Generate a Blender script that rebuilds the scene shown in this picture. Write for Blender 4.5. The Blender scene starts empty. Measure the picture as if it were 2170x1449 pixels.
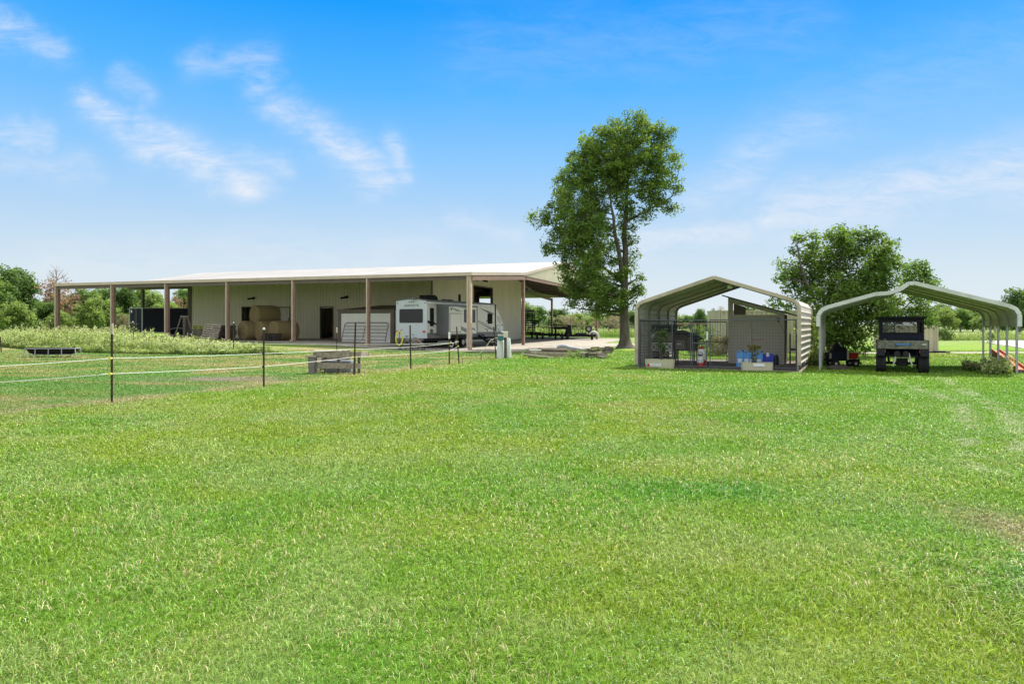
import bpy, bmesh, math, random
import numpy as np
from mathutils import Vector, Matrix
R = math.radians
scene = bpy.context.scene
# ------------------------------------------------------------------ camera
CAMH = 1.68; FPX = 1450.0; CX = 1085.0; HY = 688.0
cam_d = bpy.data.cameras.new('camera'); cam = bpy.data.objects.new('camera', cam_d)
scene.collection.objects.link(cam); scene.camera = cam
cam.location = (0, 0, CAMH); cam.rotation_euler = (R(90), 0, 0)
cam_d.sensor_width = 36; cam_d.lens = FPX / 2170 * 36
cam_d.shift_y = -(724.5 - HY) / 2170
cam_d.clip_start = 0.05; cam_d.clip_end = 6000
# ------------------------------------------------------------------ exposure
EXPO = 0.85
scene.view_settings.view_transform = 'Standard'; scene.view_settings.look = 'None'
scene.view_settings.exposure = EXPO; scene.view_settings.gamma = 1
# ------------------------------------------------------------------ sun
SUNV = Vector((0.50, 0.48, 1.0)).normalized()
sd = bpy.data.lights.new('sun', 'SUN'); sun = bpy.data.objects.new('sun', sd)
scene.collection.objects.link(sun)
sd.energy = 4.6; sd.angle = R(0.53); sd.color = (1.0, 0.95, 0.86)
sun.rotation_euler = (-SUNV).to_track_quat('-Z', 'Y').to_euler(); sun.location = (30, 40, 80)
# ------------------------------------------------------------------ world
world = bpy.data.worlds.new('World'); scene.world = world; world.use_nodes = True
class NT:
    def __init__(s, nt): s.nt = nt; s.n = nt.nodes; s.l = nt.links
    def node(s, t, **k):
        n = s.n.new(t)
        for a, b in k.items(): setattr(n, a, b)
        return n
    def put(s, sock, v):
        if isinstance(v, (int, float)): sock.default_value = v
        elif isinstance(v, (tuple, list)): sock.default_value = v
        else: s.l.new(v, sock)
    def m(s, op, a, b=0.0, c=None, clamp=False):
        n = s.node('ShaderNodeMath', operation=op); n.use_clamp = clamp
        s.put(n.inputs[0], a); s.put(n.inputs[1], b)
        if c is not None: s.put(n.inputs[2], c)
        return n.outputs[0]
    def mix(s, f, a, b, blend='MIX'):
        n = s.node('ShaderNodeMix', data_type='RGBA', blend_type=blend)
        s.put(n.inputs[0], f); s.put(n.inputs[6], a); s.put(n.inputs[7], b)
        return n.outputs[2]
    def noise(s, vec, scale, detail=4, rough=0.55, dist=0.0):
        n = s.node('ShaderNodeTexNoise'); s.put(n.inputs['Vector'], vec)
        n.inputs['Scale'].default_value = scale; n.inputs['Detail'].default_value = detail
        n.inputs['Roughness'].default_value = rough; n.inputs['Distortion'].default_value = dist
        return n.outputs[0]
    def ramp(s, f, stops, interp='LINEAR'):
        n = s.node('ShaderNodeValToRGB'); s.put(n.inputs[0], f); r = n.color_ramp; r.interpolation = interp
        while len(r.elements) < len(stops): r.elements.new(0.5)
        for e, (p, c) in zip(r.elements, stops):
            e.position = p; e.color = tuple(c) + (1,) if len(c) == 3 else c
        return n.outputs[0]
    def smooth(s, v, a, b):
        n = s.node('ShaderNodeMapRange', interpolation_type='SMOOTHSTEP'); s.put(n.inputs[0], v)
        n.inputs[1].default_value = a; n.inputs[2].default_value = b
        return n.outputs[0]
def lin(r, g, b):
    f = lambda c: (c / 255 / 12.92) if c / 255 <= 0.04045 else ((c / 255 + 0.055) / 1.055) ** 2.4
    return (f(r), f(g), f(b))
W = NT(world.node_tree)
bg = W.n['Background']
sky = W.node('ShaderNodeTexSky', sky_type='NISHITA'); sky.sun_disc = False
sky.sun_elevation = math.asin(SUNV.z); sky.sun_rotation = math.atan2(SUNV.x, SUNV.y)
sky.air_density = 1.0; sky.dust_density = 0.6; sky.ozone_density = 3.0
tc = W.node('ShaderNodeTexCoord'); sx = W.node('ShaderNodeSeparateXYZ'); W.l.new(tc.outputs['Generated'], sx.inputs[0])
k = 2 ** -EXPO
grad = W.ramp(sx.outputs[2], [(0.0, lin(228, 236, 243)), (0.07, lin(213, 229, 240)), (0.14, lin(186, 217, 245)),
    (0.23, lin(142, 202, 254)), (0.32, lin(84, 182, 255)), (0.42, lin(8, 158, 254)), (0.58, lin(150, 185, 225)), (0.85, lin(214, 216, 220))])
gradk = W.mix(1.0, grad, (k, k, k, 1), 'MULTIPLY')
nish = W.mix(1.0, sky.outputs[0], (0.11, 0.11, 0.11, 1), 'MULTIPLY')
gain = W.m('ADD', W.m('MULTIPLY', W.smooth(sx.outputs[2], 0.5, 0.8), 1.7), 1.0)  # unseen high sky brightened to add fill light to shaded surfaces
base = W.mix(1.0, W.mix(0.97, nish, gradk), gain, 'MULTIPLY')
# added fill light: unseen sky behind the camera brightened towards warm white
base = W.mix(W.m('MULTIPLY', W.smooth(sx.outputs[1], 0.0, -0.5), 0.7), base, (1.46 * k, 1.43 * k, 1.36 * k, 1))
# cirrus: wisps laid out on the sky by direction
ya = W.m('MAXIMUM', sx.outputs[1], 0.05)
u = W.m('DIVIDE', sx.outputs[0], ya); v = W.m('DIVIDE', sx.outputs[2], ya)
cb = W.node('ShaderNodeCombineXYZ'); W.l.new(u, cb.inputs[0]); W.l.new(v, cb.inputs[1])
n1 = W.noise(cb.outputs[0], 5.5, 5, 0.6); n2 = W.noise(cb.outputs[0], 7.3, 5, 0.6, 0.6)
uw = W.m('ADD', u, W.m('MULTIPLY', W.m('SUBTRACT', n1, 0.5), 0.13)); vw = W.m('ADD', v, W.m('MULTIPLY', W.m('SUBTRACT', n2, 0.5), 0.08))
mp = W.node('ShaderNodeMapping'); W.l.new(cb.outputs[0], mp.inputs[0]); mp.inputs['Rotation'].default_value = (0, 0, R(33)); mp.inputs['Scale'].default_value = (5.0, 18.0, 1)
streak = W.noise(mp.outputs[0], 2.4, 10, 0.70, 0.5)
segs = [((180, 215), (330, 290), 32, .75), ((300, 250), (420, 330), 28, .7), ((330, 300), (540, 395), 40, .85), ((430, 330), (600, 340), 26, .4),
        ((600, 225), (700, 300), 30, .6), ((680, 290), (800, 385), 34, .75), ((810, 310), (845, 380), 26, .6),
        ((425, 140), (540, 130), 34, .42), ((530, 135), (560, 185), 26, .45), ((-60, 30), (110, 105), 34, .5), ((-40, 290), (80, 290), 26, .5), ((0, 340), (200, 360), 30, .3),
        ((250, 160), (330, 210), 22, .3), ((960, 470), (1100, 500), 30, .35), ((1470, 420), (1730, 260), 50, .38), ((1640, 460), (2200, 350), 60, .62),
        ((1370, 520), (1560, 490), 32, .55), ((1900, 440), (2200, 330), 40, .4), ((1700, 250), (2170, 90), 90, .12), ((1000, 120), (1700, 60), 90, .12), ((100, 560), (900, 520), 60, .25)]
mask = 0.0
for (a, b, r_, s_) in segs:
    ax, ay = (a[0] - CX) / FPX, (HY - a[1]) / FPX; bx, by = (b[0] - CX) / FPX, (HY - b[1]) / FPX
    dx, dy = bx - ax, by - ay; L2 = dx * dx + dy * dy
    px = W.m('SUBTRACT', uw, ax); py = W.m('SUBTRACT', vw, ay)
    t = W.m('DIVIDE', W.m('ADD', W.m('MULTIPLY', px, dx), W.m('MULTIPLY', py, dy)), L2, clamp=True)
    qx = W.m('SUBTRACT', px, W.m('MULTIPLY', t, dx)); qy = W.m('SUBTRACT', py, W.m('MULTIPLY', t, dy))
    d2 = W.m('ADD', W.m('MULTIPLY', qx, qx), W.m('MULTIPLY', qy, qy))
    rr = r_ / FPX
    g = W.m('MULTIPLY', W.m('EXPONENT', W.m('MULTIPLY', d2, -1.0 / (rr * rr))), s_)
    mask = W.m('MAXIMUM', mask, g)
st = W.smooth(streak, 0.16, 0.84)
front = W.smooth(sx.outputs[1], 0.05, 0.2)
cm = W.m('MULTIPLY', W.m('MULTIPLY', mask, st), W.m('MULTIPLY', front, 1.15), clamp=True)
cl = tuple(c * k for c in lin(244, 245, 251)) + (1,)
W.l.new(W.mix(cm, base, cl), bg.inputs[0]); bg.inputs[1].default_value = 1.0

# ------------------------------------------------------------------ helpers
col = scene.collection
rng = np.random.default_rng(7); random.seed(7)
def S(x, a, b):
    t = np.clip((np.asarray(x, float) - a) / (b - a), 0, 1); return t * t * (3 - 2 * t)
def G(x, y):
    x = np.asarray(x, float); y = np.asarray(y, float)
    g = 0.42 * (1 - S(x, -15, -3)) * S(y, 41, 51)
    g = g + 0.05 * np.sin(x * 0.21 + 1.0) * np.sin(y * 0.17) * S(y, 60, 110)
    g = g - 0.25 * S(x, 4, 16) * S(y, 62, 95) * (1 - S(y, 110, 150))
    return g
_tab = np.random.default_rng(3).random((256, 256))
def vnoise(x, y):
    xi = np.floor(x).astype(int); yi = np.floor(y).astype(int); fx = x - xi; fy = y - yi
    fx = fx * fx * (3 - 2 * fx); fy = fy * fy * (3 - 2 * fy)
    a = _tab[xi & 255, yi & 255]; b = _tab[(xi + 1) & 255, yi & 255]; c = _tab[xi & 255, (yi + 1) & 255]; d = _tab[(xi + 1) & 255, (yi + 1) & 255]
    return (a * (1 - fx) + b * fx) * (1 - fy) + (c * (1 - fx) + d * fx) * fy
def fbm(x, y, s, o=4):
    r = 0; amp = 0.5; tot = 0
    for i in range(o):
        r = r + amp * vnoise(x * s + 17.3 * i + 900, y * s - 9.1 * i + 900); tot += amp; amp *= 0.55; s *= 2.07
    return r / tot
def at(px, py, Y):
    return Vector(((px - CX) / FPX * Y, Y, CAMH + (HY - py) / FPX * Y))
def gnd(px, Y):
    x = (px - CX) / FPX * Y; return Vector((x, Y, float(G(x, Y))))
def tag(o, label=None, cat=None, group=None, kind=None):
    if label: o['label'] = label
    if cat: o['category'] = cat
    if group: o['group'] = group
    if kind: o['kind'] = kind
    return o
def empty(name, loc, rz=0, label=None, cat=None, group=None):
    o = bpy.data.objects.new(name, None); col.objects.link(o); o.location = loc; o.rotation_euler = (0, 0, rz); o.empty_display_size = 0.2
    return tag(o, label, cat, group)
def copy_tree(o, parent=None):
    c = o.copy(); col.objects.link(c)
    if parent is not None: c.parent = parent
    for ch in list(o.children): copy_tree(ch, c)
    return c
class MB:
    def __init__(s): s.v = []; s.f = []
    def add(s, vs, fs):
        n = len(s.v); s.v += [tuple(p) for p in vs]; s.f += [tuple(i + n for i in f) for f in fs]; return s
    def hexa(s, p):
        return s.add(p, [(0, 3, 2, 1), (4, 5, 6, 7), (0, 1, 5, 4), (1, 2, 6, 5), (2, 3, 7, 6), (3, 0, 4, 7)])
    def box(s, x0, x1, y0, y1, z0, z1, M=None):
        p = [Vector(q) for q in ((x0, y0, z0), (x1, y0, z0), (x1, y1, z0), (x0, y1, z0), (x0, y0, z1), (x1, y0, z1), (x1, y1, z1), (x0, y1, z1))]
        if M is not None: p = [M @ q for q in p]
        return s.hexa(p)
    def bar(s, a, b, w, h, up=(0, 0, 1)):
        a = Vector(a); b = Vector(b); d = (b - a).normalized(); upv = Vector(up)
        if abs(d.dot(upv)) > 0.98: upv = Vector((0, 1, 0))
        x = d.cross(upv).normalized() * w / 2; z = x.cross(d).normalized() * h / 2
        return s.hexa([a - x - z, a + x - z, b + x - z, b - x - z, a - x + z, a + x + z, b + x + z, b - x + z])
    def tube(s, pts, rad, n=6, cap=True):
        pts = [Vector(p) for p in pts]
        if isinstance(rad, (int, float)): rad = [rad] * len(pts)
        base = len(s.v); pd = None
        for i, p in enumerate(pts):
            d = (pts[min(i + 1, len(pts) - 1)] - pts[max(i - 1, 0)]).normalized()
            if pd is None:
                ref = Vector((0, 0, 1)) if abs(d.z) < 0.9 else Vector((1, 0, 0)); x = d.cross(ref).normalized()
            else:
                x = (pd - d * pd.dot(d)).normalized()
            pd = x; y = d.cross(x)
            for j in range(n):
                a = 2 * math.pi * j / n; s.v.append(tuple(p + (x * math.cos(a) + y * math.sin(a)) * rad[i]))
        for i in range(len(pts) - 1):
            for j in range(n):
                a = base + i * n + j; b = base + i * n + (j + 1) % n; s.f.append((a, b, b + n, a + n))
        if cap:
            s.f.append(tuple(base + j for j in range(n))[::-1]); s.f.append(tuple(base + (len(pts) - 1) * n + j for j in range(n)))
        return s
    def cyl(s, a, b, r, n=16, r2=None):
        return s.tube([a, b], [r, r if r2 is None else r2], n)
    def lathe(s, prof, M, n=20):
        base = len(s.v)
        for (r, z) in prof:
            for j in range(n):
                a = 2 * math.pi * j / n; s.v.append(tuple(M @ Vector((r * math.cos(a), r * math.sin(a), z))))
        for i in range(len(prof) - 1):
            for j in range(n):
                a = base + i * n + j; b = base + i * n + (j + 1) % n; s.f.append((a, b, b + n, a + n))
        return s
    def prism(s, poly, f0, f1):
        n = len(poly); vs = [f0(*p) for p in poly] + [f1(*p) for p in poly]
        fs = [tuple(range(n))[::-1], tuple(range(n, 2 * n))] + [(i, (i + 1) % n, n + (i + 1) % n, n + i) for i in range(n)]
        return s.add(vs, fs)
    def corr(s, A, B, zb, zt, nrm, pitch=0.3, amp=0.03, prof=((0, 0), (.68, 0), (.76, 1), (.92, 1), (1, 0))):
        """ribbed sheet standing from A to B (xy), ribs upright; zb, zt are heights or functions of the run 0..1"""
        A = Vector((A[0], A[1])); B = Vector((B[0], B[1])); L = (B - A).length; d = (B - A) / L; nv = Vector(nrm).normalized()
        pts = []; n = max(1, int(round(L / pitch)))
        for i in range(n):
            for (f, o) in prof[:-1]: pts.append(((i + f) * L / n, o * amp))
        pts.append((L, 0)); base = len(s.v)
        for (t, o) in pts:
            p = A + d * t + nv * o; fb = zb(t / L) if callable(zb) else zb; ft = zt(t / L) if callable(zt) else zt
            s.v.append((p.x, p.y, fb)); s.v.append((p.x, p.y, ft))
        for i in range(len(pts) - 1):
            a = base + 2 * i; s.f.append((a, a + 2, a + 3, a + 1))
        return s
    def build(s, name, mat, parent=None, smooth=False, bevel=0):
        me = bpy.data.meshes.new(name); me.from_pydata(s.v, [], s.f)
        bm = bmesh.new(); bm.from_mesh(me); bmesh.ops.recalc_face_normals(bm, faces=bm.faces)
        bm.to_mesh(me); bm.free()
        me.materials.append(mat)
        if smooth:
            me.polygons.foreach_set('use_smooth', [True] * len(me.polygons))
            try: me.set_sharp_from_angle(angle=R(40))
            except Exception: pass
        o = bpy.data.objects.new(name, me); col.objects.link(o)
        if parent is not None: o.parent = parent
        if bevel:
            bv = o.modifiers.new('bevel', 'BEVEL'); bv.width = bevel; bv.segments = 2; bv.limit_method = 'ANGLE'; bv.angle_limit = R(40)
        return o
def np_mesh(name, V, F, mat, colors=None, parent=None):
    me = bpy.data.meshes.new(name); V = np.ascontiguousarray(V, np.float32); F = np.ascontiguousarray(F, np.int32)
    me.vertices.add(len(V)); me.vertices.foreach_set('co', V.ravel())
    me.loops.add(F.size); me.loops.foreach_set('vertex_index', F.ravel())
    me.polygons.add(len(F)); me.polygons.foreach_set('loop_start', np.arange(0, F.size, F.shape[1], dtype=np.int32))
    me.update(calc_edges=True)
    if colors is not None:
        at_ = me.color_attributes.new('tint', 'FLOAT_COLOR', 'POINT')
        c4 = np.ones((len(V), 4), np.float32); c4[:, :3] = colors; at_.data.foreach_set('color', c4.ravel())
    me.materials.append(mat); o = bpy.data.objects.new(name, me); col.objects.link(o)
    if parent is not None: o.parent = parent
    return o
class Frame:
    def __init__(s, x, y, ang, ang2=None):
        s.o = Vector((x, y)); s.a1 = ang; a2 = ang if ang2 is None else ang2
        s.e1 = Vector((math.cos(ang), -math.sin(ang))); s.e2 = Vector((math.sin(a2), math.cos(a2)))
    def w(s, a, b, z=None):
        p = s.o + s.e1 * a + s.e2 * b
        return Vector((p.x, p.y, float(G(p.x, p.y)) if z is None else z))
    def a_at(s, px, b):
        u = (px - CX) / FPX; p = s.o + s.e2 * b; return (u * p.y - p.x) / (s.e1.x - u * s.e1.y)
    def b_at(s, px, a):
        u = (px - CX) / FPX; p = s.o + s.e1 * a; return (u * p.y - p.x) / (s.e2.x - u * s.e2.y)
    def z(s, py, a, b):
        p = s.o + s.e1 * a + s.e2 * b; return CAMH + (HY - py) / FPX * p.y

# ------------------------------------------------------------------ materials
def pmat(name, c, rough=0.6, metal=0.0, var=0.18, scale=6.0, bump=0.0, bscale=30.0, c2=None, stretch=None, spec=0.4, object_space=True):
    m = bpy.data.materials.new(name); m.use_nodes = True; T = NT(m.node_tree); b = T.n['Principled BSDF']
    tcn = T.node('ShaderNodeTexCoord'); vec = tcn.outputs['Object'] if object_space else tcn.outputs['Generated']
    if stretch:
        mp_ = T.node('ShaderNodeMapping'); T.l.new(vec, mp_.inputs[0]); mp_.inputs['Scale'].default_value = stretch; vec = mp_.outputs[0]
    n = T.noise(vec, scale, 5, 0.6)
    if c2 is None: lo = tuple(x * (1 - var) for x in c); hi = tuple(min(1, x * (1 + var)) for x in c)
    else: lo, hi = c, c2
    cr = T.ramp(n, [(0.3, lo), (0.7, hi)]); T.l.new(cr, b.inputs['Base Color'])
    b.inputs['Roughness'].default_value = rough; b.inputs['Metallic'].default_value = metal
    b.inputs['Specular IOR Level'].default_value = spec
    if bump:
        bn = T.noise(vec, bscale, 4, 0.6); bp = T.node('ShaderNodeBump'); bp.inputs['Strength'].default_value = bump; bp.inputs['Distance'].default_value = 0.02
        T.l.new(bn, bp.inputs['Height']); T.l.new(bp.outputs[0], b.inputs['Normal'])
    return m
def leafmat(name, c, trans=0.35, gloss=0.25, rough=0.45):
    m = bpy.data.materials.new(name); m.use_nodes = True; T = NT(m.node_tree); b = T.n['Principled BSDF']; out = T.n['Material Output']
    at_ = T.node('ShaderNodeAttribute', attribute_name='tint'); cc = T.mix(1.0, at_.outputs['Color'], tuple(c) + (1,), 'MULTIPLY')
    T.l.new(cc, b.inputs['Base Color']); b.inputs['Roughness'].default_value = rough; b.inputs['Specular IOR Level'].default_value = gloss
    tr = T.node('ShaderNodeBsdfTranslucent'); t2 = T.mix(1.0, cc, (1.25, 1.25, 0.6, 1), 'MULTIPLY'); T.l.new(t2, tr.inputs[0])
    ms = T.node('ShaderNodeMixShader'); ms.inputs[0].default_value = trans
    T.l.new(b.outputs[0], ms.inputs[1]); T.l.new(tr.outputs[0], ms.inputs[2]); T.l.new(ms.outputs[0], out.inputs[0])
    return m
def glassmat(name, tint, rough=0.05, alpha=None):
    m = bpy.data.materials.new(name); m.use_nodes = True; T = NT(m.node_tree); b = T.n['Principled BSDF']
    n = T.noise(T.node('ShaderNodeTexCoord').outputs['Object'], 3.0, 3)
    T.l.new(T.ramp(n, [(0.3, tuple(x * .8 for x in tint)), (0.7, tint)]), b.inputs['Base Color'])
    b.inputs['Roughness'].default_value = rough; b.inputs['Specular IOR Level'].default_value = 0.3
    if alpha is not None:
        tr = T.node('ShaderNodeBsdfTransparent'); ms = T.node('ShaderNodeMixShader'); ms.inputs[0].default_value = alpha
        T.l.new(tr.outputs[0], ms.inputs[1]); T.l.new(b.outputs[0], ms.inputs[2]); T.l.new(ms.outputs[0], T.n['Material Output'].inputs[0])
    return m
M = {}
M['white_underside'] = pmat('pale_underside', (0.62, 0.60, 0.54), 0.6, 0, 0.06, 1.0)
M['roof_white'] = pmat('roof_white', (0.40, 0.385, 0.37), 0.6, 0.0, 0.09, 0.8, stretch=(1, 0.2, 1))
M['wall_tan'] = pmat('wall_tan', (0.64, 0.60, 0.47), 0.5, 0, 0.07, 1.2, stretch=(1, 1, .3))
M['shed_white'] = pmat('shed_white', (0.72, 0.72, 0.68), 0.5, 0, 0.06, 1.5)
M['trim'] = pmat('trim', (0.44, 0.355, 0.28), 0.5, 0, 0, 1.2, c2=(0.53, 0.44, 0.35))
M['steel_red'] = pmat('steel_red', (0.235, 0.15, 0.115), 0.6, 0, 0.2, 3)
M['steel_tan'] = pmat('steel_tan', (0.50, 0.385, 0.29), 0.6, 0, 0.15, 3)
M['dark_frame'] = pmat('dark_frame', (0.13, 0.10, 0.085), 0.6, 0, 0.15, 4)
M['black'] = pmat('black_paint', (0.010, 0.010, 0.013), 0.6, 0, 0.2, 4, spec=0.15)
M['rubber'] = pmat('rubber', (0.014, 0.014, 0.016), 0.8, 0, 0.25, 8, bump=.3)
M['kennel_steel'] = pmat('kennel_tube', (0.11, 0.12, 0.14), 0.35, 0.6, 0.1, 9)
M['chrome'] = pmat('bright_metal', (0.55, 0.55, 0.56), 0.3, 0.9, 0.1, 6)
M['galv'] = pmat('galvanized_steel', (0.31, 0.32, 0.33), 0.5, 0.25, 0.12, 9)
M['hay'] = pmat('hay', (0.14, 0.105, 0.045), 0.95, 0, 0, 14, bump=1.0, bscale=40, c2=(0.36, 0.28, 0.14), stretch=(1, 1, 6))
M['wood'] = pmat('weathered_wood', (0.16, 0.135, 0.105), 0.85, 0, 0, 9, bump=.6, bscale=50, c2=(0.36, 0.31, 0.245), stretch=(1, 1, 1))
M['wood_dark'] = pmat('dark_wood', (0.05, 0.042, 0.035), 0.85, 0, 0, 9, bump=.5, c2=(0.12, 0.10, 0.08))
M['wood_pale'] = pmat('pale_wood', (0.36, 0.31, 0.24), 0.85, 0, 0, 9, bump=.5, c2=(0.55, 0.48, 0.38))
M['wood_yellow'] = pmat('yellow_pallet', (0.36, 0.36, 0.06), 0.8, 0, 0.2, 6)
M['white'] = pmat('white_plastic', (0.72, 0.73, 0.72), 0.45, 0, 0.06, 3)
M['rv_white'] = pmat('rv_white', (0.46, 0.50, 0.52), 0.3, 0, 0.03, 1.5)
M['rv_cream'] = pmat('rv_cream', (0.55, 0.54, 0.48), 0.3, 0, 0.03, 1.5)
M['rv_grey'] = pmat('rv_grey', (0.10, 0.105, 0.11), 0.4, 0, 0.08, 3)
M['rv_decal'] = pmat('rv_decal', (0.14, 0.15, 0.16), 0.4, 0, 0.2, 3)
M['glass'] = glassmat('dark_glass', (0.008, 0.012, 0.014))
M['glass_clear'] = glassmat('clear_plastic_window', (0.05, 0.055, 0.06), 0.15, 0.45)
M['red'] = pmat('red_paint', (0.38, 0.03, 0.02), 0.4, 0, 0.25, 4)
M['red_lens'] = pmat('red_lens', (0.45, 0.03, 0.03), 0.2, 0, 0.1, 6)
M['rust_red'] = pmat('rusty_red_steel', (0.34, 0.09, 0.05), 0.8, 0, 0, 6, c2=(0.5, 0.17, 0.10), bump=.4)
M['yellow'] = pmat('yellow_plastic', (0.62, 0.55, 0.07), 0.5, 0, 0.12, 6)
M['navy'] = pmat('navy_paint', (0.010, 0.012, 0.024), 0.55, 0, 0.2, 3, spec=0.18)
M['lblue'] = pmat('light_blue_plastic', (0.10, 0.33, 0.75), 0.4, 0, 0.1, 5)
M['dblue'] = pmat('dark_blue_plastic', (0.02, 0.03, 0.42), 0.4, 0, 0.1, 5)
M['teal'] = pmat('teal_box', (0.03, 0.13, 0.14), 0.5, 0, 0.1, 5)
M['carport_tan'] = pmat('carport_tan', (0.52, 0.49, 0.43), 0.5, 0, 0.10, 2.0, stretch=(1, 1, 1))
M['carport_trim'] = pmat('carport_trim', (0.34, 0.27, 0.205), 0.55, 0, 0, 2.2, c2=(0.50, 0.42, 0.335))
M['carport_steel'] = pmat('carport_tube', (0.22, 0.24, 0.22), 0.5, 0.2, 0.1, 3.0)
M['white_trim'] = pmat('white_trim', (0.46, 0.45, 0.44), 0.5, 0, 0, 2.2, c2=(0.64, 0.63, 0.63))
M['tan_grey'] = pmat('grey_board', (0.56, 0.52, 0.45), 0.75, 0, 0.06, 2.5, bump=.15)
M['container'] = pmat('container_tan', (0.44, 0.40, 0.30), 0.6, 0, 0.14, 1.5, stretch=(1, 1, .4))
M['planter'] = pmat('planter_tan', (0.42, 0.42, 0.30), 0.6, 0, 0, 3, c2=(0.50, 0.46, 0.32))
M['shingle'] = pmat('dark_shingle', (0.02, 0.022, 0.025), 0.8, 0, 0.25, 10, bump=.4)
M['slate'] = pmat('slate_roofing', (0.06, 0.09, 0.11), 0.6, 0, 0.2, 8)
M['hutch'] = pmat('hutch_wood', (0.17, 0.155, 0.14), 0.8, 0, 0.2, 6, bump=.3)
M['rope'] = pmat('white_rope', (0.75, 0.74, 0.68), 0.7, 0, 0.05, 20)
M['post_black'] = pmat('rusty_black_post', (0.03, 0.022, 0.016), 0.8, 0, 0, 10, c2=(0.09, 0.06, 0.04))
M['bark'] = pmat('bark', (0.045, 0.038, 0.03), 0.95, 0, 0, 5, bump=1.0, bscale=18, c2=(0.115, 0.10, 0.08), stretch=(1, 1, .25))
M['bark_far'] = pmat('bark_far', (0.16, 0.14, 0.11), 0.95, 0, 0.2, 3)
M['deadwood'] = pmat('dead_branches', (0.30, 0.25, 0.22), 0.95, 0, 0.15, 3)
M['concrete'] = pmat('concrete', (0.34, 0.32, 0.30), 0.85, 0, 0.08, 0.5, bump=.2, bscale=5)
M['gravel'] = pmat('caliche_gravel', (0.20, 0.18, 0.145), 0.9, 0, 0, 2.2, bump=1.0, bscale=14, c2=(0.38, 0.335, 0.27))
M['dirt'] = pmat('dirt', (0.10, 0.085, 0.065), 0.95, 0, 0, 1.5, bump=1.0, bscale=12, c2=(0.20, 0.165, 0.125))
M['camo'] = pmat('camo_panel', (0.03, 0.033, 0.026), 0.5, 0, 0, 11, c2=(0.21, 0.20, 0.16), stretch=(1, 1, 1.6))
M['leaf'] = leafmat('leaf', (0.97, 0.96, 0.97), 0.40, 0.14, 0.6)
M['grass'] = leafmat('grass_blade', (1, 1, 1), 0.30, 0.30, 0.5)
M['dull'] = leafmat('weed_leaf', (.92, .95, .9), 0.3, 0.12, 0.7)
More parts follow.
